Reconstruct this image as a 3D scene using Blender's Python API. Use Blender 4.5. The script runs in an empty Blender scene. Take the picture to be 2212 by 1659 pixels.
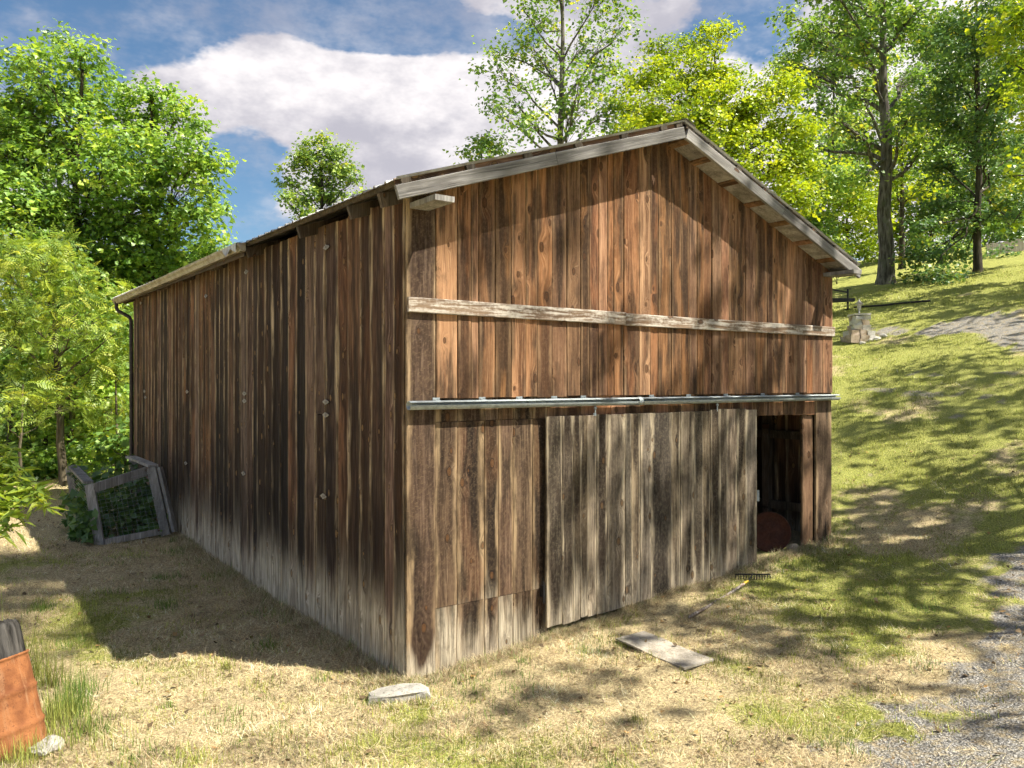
import bpy, math, random
import numpy as np
from mathutils import Vector, Matrix
R = math.radians
random.seed(7)
rng = np.random.default_rng(7)
scn = bpy.context.scene
col = scn.collection

# ------------------------------------------------------------------ camera
# barn corner at the origin, X along the gable wall, Y along the side wall.
CAM = Vector((-3.66, -6.62, 2.78))
RT = Vector((0.8056, -0.5924, 0.0))
FW = Vector((0.5924, 0.8056, 0.0))
FPX, CX, HY = 1753.0, 1106.0, 825.0
cam_d = bpy.data.cameras.new("camera")
cam = bpy.data.objects.new("camera", cam_d)
col.objects.link(cam)
cam.location = CAM
cam.rotation_euler = (R(90), 0, -math.atan2(0.5924, 0.8056))
cam_d.sensor_width = 36.0
cam_d.lens = 36.0 * FPX / 2212.0
cam_d.shift_y = -0.002
cam_d.clip_start = 0.05
cam_d.clip_end = 3000
scn.camera = cam

# ------------------------------------------------------------------ light
SUN_AZ = Vector((0.60, -0.80, 0)).normalized()      # towards the sun
SUN_EL = R(56)
sun_d = bpy.data.lights.new("sun", 'SUN')
sun_d.energy = 2.4
sun_d.angle = R(0.53)
sun_d.color = (1.0, 0.93, 0.80)
sun = bpy.data.objects.new("sun", sun_d)
col.objects.link(sun)
sdir = Vector((SUN_AZ.x * math.cos(SUN_EL), SUN_AZ.y * math.cos(SUN_EL), math.sin(SUN_EL)))
sun.rotation_euler = sdir.to_track_quat('Z', 'Y').to_euler()
sun.location = (6, -10, 20)

scn.view_settings.view_transform = 'Standard'
scn.view_settings.look = 'None'
scn.view_settings.exposure = 2.15
scn.view_settings.gamma = 1.0
scn.cycles.use_denoising = True
scn.cycles.max_bounces = 6
scn.cycles.diffuse_bounces = 4
scn.cycles.transmission_bounces = 2
scn.cycles.glossy_bounces = 1
scn.cycles.use_light_tree = False
scn.cycles.adaptive_threshold = 0.04
scn.cycles.caustics_reflective = False
scn.cycles.caustics_refractive = False


# ------------------------------------------------------------------ node helpers
class NT:
    def __init__(s, tree):
        s.t = tree
    def n(s, typ, ins=None, **props):
        nd = s.t.nodes.new(typ)
        for k, v in props.items():
            setattr(nd, k, v)
        for k, v in (ins or {}).items():
            s.put(nd.inputs[k], v)
        return nd
    def put(s, sock, v):
        if isinstance(v, bpy.types.NodeSocket):
            s.t.links.new(v, sock)
        elif v is not None:
            if hasattr(sock.default_value, '__len__') and not hasattr(v, '__len__'):
                v = [v] * len(sock.default_value)
            if hasattr(sock.default_value, '__len__') and len(sock.default_value) == 4 and len(v) == 3:
                v = tuple(v) + (1,)
            sock.default_value = v
    def m(s, op, a, b=0.0, c=None, clamp=False):
        nd = s.n('ShaderNodeMath', operation=op, use_clamp=clamp)
        s.put(nd.inputs[0], a); s.put(nd.inputs[1], b)
        if c is not None: s.put(nd.inputs[2], c)
        return nd.outputs[0]
    def vm(s, op, a, b=(0, 0, 0)):
        nd = s.n('ShaderNodeVectorMath', operation=op)
        s.put(nd.inputs[0], a); s.put(nd.inputs[1], b)
        return nd.outputs['Value'] if op in ('DOT_PRODUCT', 'LENGTH', 'DISTANCE') else nd.outputs[0]
    def mr(s, v, a, b, c=0.0, d=1.0, smooth=True):
        nd = s.n('ShaderNodeMapRange', interpolation_type='SMOOTHSTEP' if smooth else 'LINEAR')
        for i, x in enumerate((v, a, b, c, d)):
            s.put(nd.inputs[i], x)
        return nd.outputs[0]
    def mix(s, f, a, b, blend='MIX'):
        nd = s.n('ShaderNodeMix', data_type='RGBA', blend_type=blend, clamp_factor=True)
        s.put(nd.inputs[0], f); s.put(nd.inputs[6], a); s.put(nd.inputs[7], b)
        return nd.outputs[2]
    def xyz(s, x, y, z):
        nd = s.n('ShaderNodeCombineXYZ')
        for i, v in enumerate((x, y, z)): s.put(nd.inputs[i], v)
        return nd.outputs[0]
    def sep(s, v):
        nd = s.n('ShaderNodeSeparateXYZ'); s.put(nd.inputs[0], v)
        return nd.outputs
    def noise(s, vec, scale=1.0, detail=3.0, rough=0.55, dist=0.0):
        nd = s.n('ShaderNodeTexNoise', {'Scale': scale, 'Detail': detail, 'Roughness': rough, 'Distortion': dist})
        if vec is not None: s.put(nd.inputs['Vector'], vec)
        return nd.outputs['Fac']
    def ramp(s, f, stops, interp='LINEAR'):
        nd = s.n('ShaderNodeValToRGB')
        cr = nd.color_ramp; cr.interpolation = interp
        while len(cr.elements) > 1: cr.elements.remove(cr.elements[-1])
        cr.elements[0].position = stops[0][0]; cr.elements[0].color = tuple(stops[0][1]) + (1,)
        for p, c in stops[1:]:
            e = cr.elements.new(p); e.color = tuple(c) + (1,)
        s.put(nd.inputs[0], f)
        return nd.outputs[0]
    def attr(s, name, out='Fac'):
        nd = s.n('ShaderNodeAttribute'); nd.attribute_name = name
        return nd.outputs[out]
    def bump(s, h, strength=0.5, dist=0.01):
        nd = s.n('ShaderNodeBump', {'Strength': strength, 'Distance': dist}); s.put(nd.inputs['Height'], h)
        return nd.outputs[0]

def newmat(name):
    m = bpy.data.materials.new(name)
    m.use_nodes = True
    m.node_tree.nodes.clear()
    k = NT(m.node_tree)
    out = k.n('ShaderNodeOutputMaterial')
    return m, k, out

def principled(k, out, color, rough=0.8, metal=0.0, spec=0.25, normal=None):
    b = k.n('ShaderNodeBsdfPrincipled')
    k.put(b.inputs['Base Color'], color); k.put(b.inputs['Roughness'], rough)
    k.put(b.inputs['Metallic'], metal); k.put(b.inputs['Specular IOR Level'], spec)
    if normal is not None: k.put(b.inputs['Normal'], normal)
    k.t.links.new(b.outputs[0], out.inputs['Surface'])
    return b

# ------------------------------------------------------------------ world: sky with clouds
w = bpy.data.worlds.new("World")
scn.world = w
w.use_nodes = True
w.node_tree.nodes.clear()
k = NT(w.node_tree)
sky = k.n('ShaderNodeTexSky', sky_type='NISHITA', sun_disc=False)
sky.sun_elevation = SUN_EL
sky.sun_rotation = math.atan2(SUN_AZ.x, SUN_AZ.y)
sky.air_density = 1.0
sky.dust_density = 0.6
sky.ozone_density = 2.5
D = k.vm('NORMALIZE', k.n('ShaderNodeTexCoord').outputs['Generated'])
def pxdir(x, y):
    return (FW + RT * ((x - CX) / FPX) + Vector((0, 0, 1)) * ((HY - y) / FPX)).normalized()
Ds = k.vm('MULTIPLY', D, (1, 1, 1.9))
nz1 = k.noise(Ds, 3.3, 6, 0.62, 0.0)
nz2 = k.noise(k.vm('ADD', Ds, (3.1, 7.7, 1.2)), 10.0, 5, 0.65, 0.0)
def blob(x, y, rx, ry):
    c = pxdir(x, y)
    d = k.vm('SUBTRACT', D, tuple(c))
    rt = Vector((c.y, -c.x, 0)).normalized()
    up = rt.cross(c).normalized() * 1.0
    a = k.m('MULTIPLY', k.vm('DOT_PRODUCT', d, tuple(rt)), FPX / rx)
    b = k.m('MULTIPLY', k.vm('DOT_PRODUCT', d, tuple(up)), FPX / ry)
    r2 = k.m('ADD', k.m('MULTIPLY', a, a), k.m('MULTIPLY', b, b))
    near = k.m('GREATER_THAN', k.vm('DOT_PRODUCT', D, tuple(c)), 0.0)
    return k.m('MULTIPLY', k.mr(r2, 0.0, 1.6, 1, 0), near)
puff = None
for bx, by, brx, bry, wgt in ((640, 215, 330, 115, .85), (930, 200, 300, 120, .75), (1250, 220, 260, 180, .5), (820, 390, 420, 110, .62),
                              (290, 80, 150, 65, .12), (520, 30, 180, 55, .10), (1480, 60, 150, 80, .18), (1900, 250, 500, 300, .5)):
    t = k.m('MULTIPLY', blob(bx, by, brx, bry), wgt)
    puff = t if puff is None else k.m('MAXIMUM', puff, t)
nsum = k.m('ADD', k.m('MULTIPLY', nz1, 0.75), k.m('MULTIPLY', nz2, 0.42))
dens = k.m('ADD', puff, k.m('MULTIPLY', k.m('SUBTRACT', nsum, 0.485), 3.1))
for bx, by, brx, bry, wgt in ((60, 30, 260, 130, .55), (620, 20, 500, 75, .42), (540, 350, 90, 90, .75), (400, 105, 120, 40, .35), (950, 85, 260, 45, .55), (1620, 40, 110, 90, .5), (820, 60, 90, 45, .35), (560, 470, 120, 60, .4)):
    dens = k.m('SUBTRACT', dens, k.m('MULTIPLY', blob(bx, by, brx, bry), wgt))
dens = k.mr(dens, 0.12, 0.50)
veil = k.m('MULTIPLY', k.mr(k.m('ADD', k.m('MULTIPLY', nz1, .55), k.m('MULTIPLY', nz2, .45)), .42, .62), .50)
dens = k.m('MAXIMUM', dens, veil)
bright_zone = k.m('MULTIPLY', blob(800, 175, 430, 85), 0.62)
bright_zone = k.m('MAXIMUM', bright_zone, k.m('MULTIPLY', blob(1180, 260, 230, 170), 0.55))
bright_zone = k.m('MAXIMUM', bright_zone, k.m('MULTIPLY', blob(1950, 300, 500, 300), 0.75))
nz3 = k.noise(k.vm('ADD', Ds, (1.3, 2.7, 9.2)), 8.5, 5, 0.64, 0.0)
lum = k.m('ADD', bright_zone, k.m('MULTIPLY', k.m('SUBTRACT', nz3, 0.50), 2.6))
lum = k.mr(lum, -0.30, 1.05)
CLOUD_D, CLOUD_L = (.86, .84, .95), (1.85, 1.76, 1.74)
ccol = k.mix(lum, CLOUD_D, CLOUD_L)
skyc = k.mix(1.0, sky.outputs[0], (0.155, 0.185, 0.195), 'MULTIPLY')
dz = k.sep(D)[2]
dens = k.m('MULTIPLY', dens, k.mr(dz, -0.05, 0.05))
wc = k.mix(dens, skyc, ccol)
bg = k.n('ShaderNodeBackground', {'Strength': 0.15})
k.put(bg.inputs['Color'], wc)
w.cycles.sampling_method = 'MANUAL'
w.cycles.sample_map_resolution = 256
wo = k.n('ShaderNodeOutputWorld')
k.t.links.new(bg.outputs[0], wo.inputs[0])

# ------------------------------------------------------------------ geometry helpers
def cam2w(r, f, z=0.0):
    v = CAM + RT * r + FW * f
    return Vector((v.x, v.y, z))
def P(x, y, d):                       # measured picture point at depth d -> world
    return cam2w((x - CX) / FPX * d, d, CAM.z + (HY - y) / FPX * d)

_lat = np.random.default_rng(99).random((256, 256))
def vnoise(x, y, s):
    x = np.asarray(x, float) / s + 1000.3; y = np.asarray(y, float) / s + 1000.7
    xi = np.floor(x).astype(int); yi = np.floor(y).astype(int)
    fx = x - xi; fy = y - yi
    fx = fx * fx * (3 - 2 * fx); fy = fy * fy * (3 - 2 * fy)
    a = _lat[xi % 256, yi % 256]; b = _lat[(xi + 1) % 256, yi % 256]
    c = _lat[xi % 256, (yi + 1) % 256]; d = _lat[(xi + 1) % 256, (yi + 1) % 256]
    return a * (1 - fx) * (1 - fy) + b * fx * (1 - fy) + c * (1 - fx) * fy + d * fx * fy
def fbm(x, y, s, o=4):
    v = 0; a = 1; t = 0
    for i in range(o):
        v = v + a * vnoise(x + 13.1 * i, y - 7.7 * i, s); t += a; a *= .5; s *= .5
    return v / t

HXP = [-400, -60, -20, -9, -4, 0, 1.6, 3.4, 5, 6.77, 10, 14.1, 19.7, 24.4, 29.9, 51, 75, 130, 400]
HZP = [-9, -2.5, -.3, .0, .05, 0, .16, .29, .41, .55, 1.3, 2.5, 4.06, 5.4, 6.7, 11, 15, 19, 22]
def terr0(X, Y):
    X = np.asarray(X, float); Y = np.asarray(Y, float)
    h = 0
    for o, wt in ((-1.0, .25), (0, .5), (1.0, .25)):
        sm = np.clip((np.abs(X - 3) - 4) / 6, 0, 1) * 1.0 + .25
        h = h + wt * np.interp(X + o * sm, HXP, HZP)
    back = np.where(Y > 0, .02 * np.minimum(Y, 14), 0) - np.clip(Y - 16, 0, 60) * .03 * np.clip((8 - X) / 12, 0, 1)
    front = .16 * np.clip(-Y - 3.2, 0, 8)
    return h + back + front
def terr(X, Y):
    X = np.asarray(X, float); Y = np.asarray(Y, float)
    far = 1 + np.clip(np.hypot(X, Y) - 20, 0, 100) * .03
    return terr0(X, Y) + (fbm(X, Y, 2.6, 3) - .5) * .10 * far + (vnoise(X, Y, .33) - .5) * .045 + (vnoise(X, Y, .17) - .5) * .035
def tz(x, y):
    return float(terr(np.array([x]), np.array([y]))[0])
def G(x, y):                          # measured picture point -> where it meets the ground
    dx = (x - CX) / FPX; dy = (HY - y) / FPX
    ds = np.concatenate([np.arange(3, 40, .02), np.arange(40, 130, .1)])
    xs = CAM.x + RT.x * dx * ds + FW.x * ds; ys = CAM.y + RT.y * dx * ds + FW.y * ds
    hit = np.nonzero(CAM.z + dy * ds < terr(xs, ys))[0]
    d = float(ds[hit[0]]) if len(hit) else 120.0
    p = cam2w(dx * d, d)
    return Vector((p.x, p.y, tz(p.x, p.y))), d

DRIVE = [(-9, -10, 1.8), (-2, -7.4, 1.8), (2.5, -5.35, 1.8), (8, -4.1, 1.7), (13.5, -3.9, 1.6), (17.8, -1.2, 1.6), (20.0, 1.8, 1.5), (20.6, 3.6, 1.1), (20.4, 5.6, .5), (20.2, 7.0, .1)]
SPOTS = [(14.1, 4.9, .30, .5), (14.2, 3.6, .25, .6), (14.0, 2.2, .3, .9), (13.9, .9, .3, .5), (15.6, 3.0, .3, .5), (15.8, 1.2, .3, .6), (17.5, 4.6, .2, .35), (12.5, 2.4, .25, .3), (12.9, 1.0, .25, .3), (9.6, 1.0, .2, .2), (16.2, 4.6, .2, .2)]
def gravel_w(X, Y):
    X = np.asarray(X, float); Y = np.asarray(Y, float)
    best = np.full(X.shape, -9.0)
    for (x0, y0, w0), (x1, y1, w1) in zip(DRIVE[:-1], DRIVE[1:]):
        dx, dy = x1 - x0, y1 - y0
        t = np.clip(((X - x0) * dx + (Y - y0) * dy) / (dx * dx + dy * dy), 0, 1)
        dist = np.hypot(X - x0 - t * dx, Y - y0 - t * dy)
        best = np.maximum(best, (w0 + (w1 - w0) * t) - dist)
    g = np.clip(best / 1.0 + .5 + (fbm(X, Y, .9, 3) - .5) * 1.5 + (vnoise(X,Y,.18)-.5)*.9, 0, 1)
    for sx, sy, a, b in SPOTS:
        r = np.hypot((X - sx) / a, (Y - sy) / b)
        g = np.maximum(g, np.clip(1.4 - r + (vnoise(X, Y, .25) - .5) * 1.6, 0, 1) * .55)
    return g
def green_w(X, Y):
    X = np.asarray(X, float); Y = np.asarray(Y, float)
    hill = np.clip((X - 5.5) / 5, 0, 1) * .52
    a = hill + (fbm(X, Y, 1.3, 4) - .5) * 2.4 + .27 + .16 * np.clip((X - 1.5) / 3, 0, 1) - .12 * np.clip((1.5 - X) / 2, 0, 1)
    a = a - np.clip(1 - np.abs(X + 0.5) / 1.0, 0, 1) * .3 * (Y > -.5)
    far = np.clip((np.hypot(X, Y) - 22) / 10, 0, 1)
    return np.clip(a + far * .4, 0, 1)

def link(name, me, parent=None, mat=None, loc=None, rot=None):
    o = bpy.data.objects.new(name, me)
    col.objects.link(o)
    if parent is not None: o.parent = parent
    if mat is not None and me is not None and not me.materials: me.materials.append(mat)
    if loc is not None: o.location = loc
    if rot is not None: o.rotation_euler = rot
    return o
def empty(name, loc=(0, 0, 0), rz=0, parent=None):
    o = bpy.data.objects.new(name, None)
    col.objects.link(o)
    o.empty_display_size = .2
    o.location = loc; o.rotation_euler = (0, 0, rz)
    if parent is not None: o.parent = parent
    return o
def tag(o, label=None, cat=None, group=None, kind=None):
    if label: o['label'] = label
    if cat: o['category'] = cat
    if group: o['group'] = group
    if kind: o['kind'] = kind
    return o
def mesh_np(name, V, F, smooth=False, attrs=None):
    V = np.asarray(V, np.float32); F = np.asarray(F, np.int32)
    me = bpy.data.meshes.new(name)
    me.vertices.add(len(V)); me.vertices.foreach_set('co', V.ravel())
    n, kk = F.shape
    me.loops.add(n * kk); me.loops.foreach_set('vertex_index', F.ravel())
    me.polygons.add(n)
    me.polygons.foreach_set('loop_start', np.arange(n, dtype=np.int32) * kk)
    try:
        me.polygons.foreach_set('loop_total', np.full(n, kk, np.int32))
    except Exception:
        pass
    if smooth: me.polygons.foreach_set('use_smooth', np.ones(n, bool))
    for an, (typ, data) in (attrs or {}).items():
        a = me.attributes.new(an, typ, 'POINT')
        a.data.foreach_set('color' if typ == 'FLOAT_COLOR' else 'value', np.asarray(data, np.float32).ravel())
    me.update(calc_edges=True)
    me.validate()
    return me

class MB:
    """collects simple solids into one mesh"""
    def __init__(s): s.v = []; s.f = []; s.sm = []
    def add(s, v, f, smooth=False):
        b = len(s.v); s.v += [tuple(p) for p in v]
        for q in f: s.f.append(tuple(i + b for i in q)); s.sm.append(smooth)
    def box(s, c, size, M=None, jit=0.0):
        x, y, z = (a / 2 for a in size)
        vs = [Vector((sx * x, sy * y, sz * z)) for sx in (-1, 1) for sy in (-1, 1) for sz in (-1, 1)]
        if jit: vs = [p + Vector((random.uniform(-jit, jit) for _ in range(3))) for p in vs]
        vs = [(M @ p if M is not None else p) + Vector(c) for p in vs]
        s.add(vs, [(0, 1, 3, 2), (4, 6, 7, 5), (0, 4, 5, 1), (2, 3, 7, 6), (0, 2, 6, 4), (1, 5, 7, 3)])
    def beam(s, a, b, w, h, up=(0, 0, 1), cut=0):
        a = Vector(a); b = Vector(b); d = (b - a)
        L = d.length; d.normalize(); u = Vector(up)
        sd = d.cross(u)
        if sd.length < 1e-4: sd = d.cross(Vector((1, 0, 0)))
        sd.normalize(); u = sd.cross(d)
        M = Matrix((d, sd, u)).transposed()
        s.box((a + b) / 2, (L, w, h), M)
    def tube(s, pts, rad, sides=8, caps=True, smooth=True):
        pts = [Vector(p) for p in pts]
        n = len(pts)
        if not hasattr(rad, '__len__'): rad = [rad] * n
        vs = []; prev = None
        for i, p in enumerate(pts):
            d = (pts[min(i + 1, n - 1)] - pts[max(i - 1, 0)])
            if d.length < 1e-6: d = Vector((0, 0, 1))
            d.normalize()
            if prev is None:
                a = d.cross(Vector((0, 0, 1)) if abs(d.z) < .9 else Vector((1, 0, 0))).normalized()
            else:
                a = prev - d * prev.dot(d)
                a = a.normalized() if a.length > 1e-6 else d.orthogonal().normalized()
            prev = a; b = d.cross(a)
            for j in range(sides):
                t = 2 * math.pi * j / sides
                vs.append(p + (a * math.cos(t) + b * math.sin(t)) * rad[i])
        fs = [(i * sides + j, i * sides + (j + 1) % sides, (i + 1) * sides + (j + 1) % sides, (i + 1) * sides + j) for i in range(n - 1) for j in range(sides)]
        s.add(vs, fs, smooth)
        if caps:
            s.add(vs[:sides], [tuple(reversed(range(sides)))]); s.add(vs[-sides:], [tuple(range(sides))])
    def lathe(s, prof, c=(0, 0, 0), sides=24, M=None, smooth=True):
        vs = []
        for r, z in prof:
            for j in range(sides):
                t = 2 * math.pi * j / sides
                p = Vector((r * math.cos(t), r * math.sin(t), z))
                vs.append((M @ p if M is not None else p) + Vector(c))
        fs = [(i * sides + j, i * sides + (j + 1) % sides, (i + 1) * sides + (j + 1) % sides, (i + 1) * sides + j) for i in range(len(prof) - 1) for j in range(sides)]
        s.add(vs, fs, smooth)
    def mesh(s, name):
        me = bpy.data.meshes.new(name)
        me.from_pydata(s.v, [], s.f)
        me.polygons.foreach_set('use_smooth', s.sm)
        me.update()
        return me
    def build(s, name, mat, parent=None, loc=None, rot=None):
        return link(name, s.mesh(name), parent, mat, loc, rot)

def rock_mesh(name, size, seed, flat=.5, sub=2, rough=.18):
    import bmesh
    bm = bmesh.new()
    bmesh.ops.create_icosphere(bm, subdivisions=sub, radius=1)
    r = random.Random(seed)
    pl = [(Vector((r.gauss(0, 1), r.gauss(0, 1), r.gauss(0, 1))).normalized(), r.uniform(.55, .9)) for _ in range(9)]
    for v in bm.verts:
        p = v.co.copy()
        for nrm, d in pl:
            t = p.dot(nrm)
            if t > d: p -= nrm * (t - d) * .9
        p += Vector((r.uniform(-1, 1), r.uniform(-1, 1), r.uniform(-1, 1))) * rough * .25
        v.co = Vector((p.x * size[0], p.y * size[1], p.z * size[2]))
    me = bpy.data.meshes.new(name); bm.to_mesh(me); bm.free()
    return me

# ------------------------------------------------------------------ materials
def wood(name, dark, mid, light, pale=(.36, .33, .27), edge=.35, splash=0.0, splash_h=.9, knot=.55, stain=.55, saw=0.0, vary=.5, knotc=(.15, .075, .035), elo=.55, mildew=0.0, gain=1.35, sat=.92, bumps=.6, wear=0.0):
    m, k, out = newmat(name)
    KNOT = [(0, tuple(v * .6 for v in knotc)), (.2, knotc), (.36, tuple(v * .45 for v in knotc)), (.45, knotc), (.60, (.014, .009, .007)), (1, (.03, .02, .014))]
    tc = k.n('ShaderNodeTexCoord').outputs['Object']
    oi = k.n('ShaderNodeObjectInfo').outputs['Random']
    p = k.vm('ADD', tc, k.xyz(k.m('MULTIPLY', oi, 37.3), k.m('MULTIPLY', oi, 91.7), k.m('MULTIPLY', oi, 53.1)))
    x, y, z = k.sep(p)
    wob = k.m('MULTIPLY', k.m('SUBTRACT', k.noise(k.xyz(k.m('MULTIPLY', x, 2.0), 0.0, k.m('MULTIPLY', z, .7)), 1.0, 2), .5), .10)
    vn = k.n('ShaderNodeTexVoronoi', {'Scale': 3.6, 'Randomness': 1.0}, voronoi_dimensions='2D', feature='F1')
    k.put(vn.inputs['Vector'], k.xyz(x, k.m('MULTIPLY', z, .55), 0.0))
    dist = vn.outputs['Distance']
    cr = k.n('ShaderNodeSeparateColor'); k.put(cr.inputs[0], vn.outputs['Color'])
    act = k.m('GREATER_THAN', cr.outputs[0], 1.0 - knot)
    ksz = k.m('ADD', .026, k.m('MULTIPLY', cr.outputs[1], .060))
    fine = k.noise(k.xyz(k.m('MULTIPLY', x, 30.0), 0.0, k.m('MULTIPLY', z, 22.0)), 1.0, 3, .7)
    dn = k.m('ADD', k.m('DIVIDE', dist, ksz), k.m('MULTIPLY', k.m('SUBTRACT', fine, .5), .9))
    halo = k.m('MULTIPLY', k.mr(dn, .6, 4.5, 1, 0), act)
    h1 = k.m('FRACT', k.m('MULTIPLY', oi, 17.17)); h2 = k.m('FRACT', k.m('MULTIPLY', oi, 71.3)); h3 = k.m('FRACT', k.m('MULTIPLY', oi, 143.9))
    gx = k.m('MULTIPLY', k.m('ADD', k.m('ADD', x, wob), k.m('MULTIPLY', halo, .055)), k.m('ADD', .45, k.m('MULTIPLY', h2, .95)))
    g1 = k.noise(k.xyz(k.m('MULTIPLY', gx, 95.0), k.m('MULTIPLY', y, 60.0), k.m('MULTIPLY', z, 2.4)), 1.0, 5, .62)
    g2 = k.noise(k.xyz(k.m('MULTIPLY', gx, 10.0), k.m('MULTIPLY', y, 10.0), k.m('MULTIPLY', z, .75)), 1.0, 4, .6)
    st = k.noise(k.xyz(k.m('MULTIPLY', gx, 5.5), k.m('MULTIPLY', y, 3.0), k.m('MULTIPLY', z, .85)), 1.0, 4, .55)
    base = k.mix(k.mr(g2, .30, .72), dark, mid)
    base = k.mix(k.m('MULTIPLY', k.mr(g1, .48, .78), .75), base, light)
    base = k.mix(k.m('MULTIPLY', k.mr(g1, .42, .28), .55), base, tuple(c * .35 for c in dark))
    # board to board difference
    h1 = k.m('FRACT', k.m('MULTIPLY', oi, 17.17)); h2 = k.m('FRACT', k.m('MULTIPLY', oi, 71.3)); h3 = k.m('FRACT', k.m('MULTIPLY', oi, 143.9))
    hs = k.n('ShaderNodeHueSaturation')
    k.put(hs.inputs['Hue'], k.m('ADD', .5, k.m('MULTIPLY', k.m('SUBTRACT', h2, .5), .012)))
    k.put(hs.inputs['Saturation'], k.m('ADD', sat, k.m('MULTIPLY', k.m('SUBTRACT', h3, .5), vary * .55)))
    k.put(hs.inputs['Value'], k.m('ADD', 1.0, k.m('MULTIPLY', k.m('SUBTRACT', h1, .5), vary * 1.7)))
    k.put(hs.inputs['Color'], base)
    base = hs.outputs[0]
    # dark weather stains of their own shape
    sm = k.mr(k.m('ADD', st, k.m('MULTIPLY', k.m('SUBTRACT', h3, .5), .18)), .465, .60)
    base = k.mix(k.m('MULTIPLY', sm, stain), base, (.022, .015, .011))
    # bleached edges
    uv = k.n('ShaderNodeUVMap').outputs[0]
    u = k.sep(uv)[0]
    e = k.m('MULTIPLY', k.m('ABSOLUTE', k.m('SUBTRACT', u, .5)), 2.0)
    em = k.mr(k.m('ADD', e, k.m('MULTIPLY', k.m('SUBTRACT', st, .5), 1.5)), elo, elo + .42)
    em = k.m('MULTIPLY', k.m('MULTIPLY', em, k.mr(g1, .3, .6, .45, 1.0)), k.mr(k.noise(k.xyz(k.m('MULTIPLY', x, 6.0), 0.0, k.m('MULTIPLY', z, 1.7)), 1.0, 3), .36, .60, .25, 1.0))
    base = k.mix(k.m('MULTIPLY', em, edge), base, pale)
    if saw > 0:
        wv = k.n('ShaderNodeTexWave', {'Scale': 26.0, 'Distortion': 1.2, 'Detail': 2.0, 'Detail Scale': 1.5}, wave_type='RINGS', rings_direction='Y')
        k.put(wv.inputs['Vector'], k.vm('ADD', tc, k.xyz(.55, 0.0, k.m('ADD', k.m('MULTIPLY', h1, .9), .3))))
        sawm = k.m('MULTIPLY', k.mr(wv.outputs['Fac'], .55, .95), k.m('MULTIPLY', k.mr(fine, .42, .62), saw))
        base = k.mix(sawm, base, pale)
    if wear > 0:
        wm = k.mr(k.m('ADD', k.m('MULTIPLY', k.noise(k.xyz(k.m('MULTIPLY', x, 28.0), k.m('MULTIPLY', y, 28.0), k.m('MULTIPLY', z, 2.2)), 1.0, 5, .65), .7), k.m('MULTIPLY', fine, .3)), .44, .60)
        base = k.mix(k.m('MULTIPLY', wm, wear), base, (.50, .47, .42))
    if splash > 0:
        pz = k.sep(k.n('ShaderNodeNewGeometry').outputs['Position'])[2]
        lim = k.m('ADD', splash_h, k.m('ADD', k.m('MULTIPLY', k.m('SUBTRACT', h3, .5), .75), k.m('MULTIPLY', k.m('SUBTRACT', g2, .5), 1.0)))
        lim = k.m('SUBTRACT', lim, k.m('MULTIPLY', k.m('SUBTRACT', 1.0, e), .18))
        spm = k.m('MULTIPLY', k.mr(k.m('DIVIDE', pz, lim), .35, 1.1, 1, 0), k.mr(st, .40, .68, 1.0, .45))
        base = k.mix(k.m('MULTIPLY', spm, splash), base, k.mix(k.mr(g1, .3, .7), (.24, .205, .15), (.62, .56, .45)))
    if mildew > 0:
        pz2 = k.sep(k.n('ShaderNodeNewGeometry').outputs['Position'])[2]
        mm = k.m('ADD', pz2, k.m('ADD', k.m('MULTIPLY', k.m('SUBTRACT', st, .5), 3.5), k.m('MULTIPLY', k.m('SUBTRACT', h1, .5), 1.6)))
        mk = k.m('MULTIPLY', k.mr(mm, 1.0, 2.7, 1, 0), k.mr(pz2, .35, 1.0, 0, 1))
        base = k.mix(k.m('MULTIPLY', mk, mildew), base, (.012, .009, .008))
    # knots
    ring = k.ramp(k.m('MULTIPLY', dn, .55), KNOT)
    kn = k.m('MULTIPLY', k.mr(dn, 1.0, 1.5, 1, 0), act)
    blot = k.mr(k.noise(k.xyz(k.m('MULTIPLY', x, 7.0), k.m('MULTIPLY', y, 7.0), k.m('MULTIPLY', z, 2.6)), 1.0, 5, .68), .50, .64)
    base = k.mix(k.m('MULTIPLY', blot, stain * .45), base, (.03, .02, .014))
    base = k.mix(k.m('MULTIPLY', kn, .78), base, ring)
    gm = k.n('ShaderNodeGamma', {'Gamma': 1.18}); k.put(gm.inputs['Color'], base); base = k.mix(1.0, gm.outputs[0], (gain, gain, gain), 'MULTIPLY')
    hgt = k.m('ADD', k.m('ADD', k.m('MULTIPLY', g1, .9), k.m('MULTIPLY', fine, .25)), k.m('MULTIPLY', kn, .3))
    principled(k, out, base, k.mr(g1, .3, .7, .95, .72), 0, .22, k.bump(hgt, bumps, .006))
    return m

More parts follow.
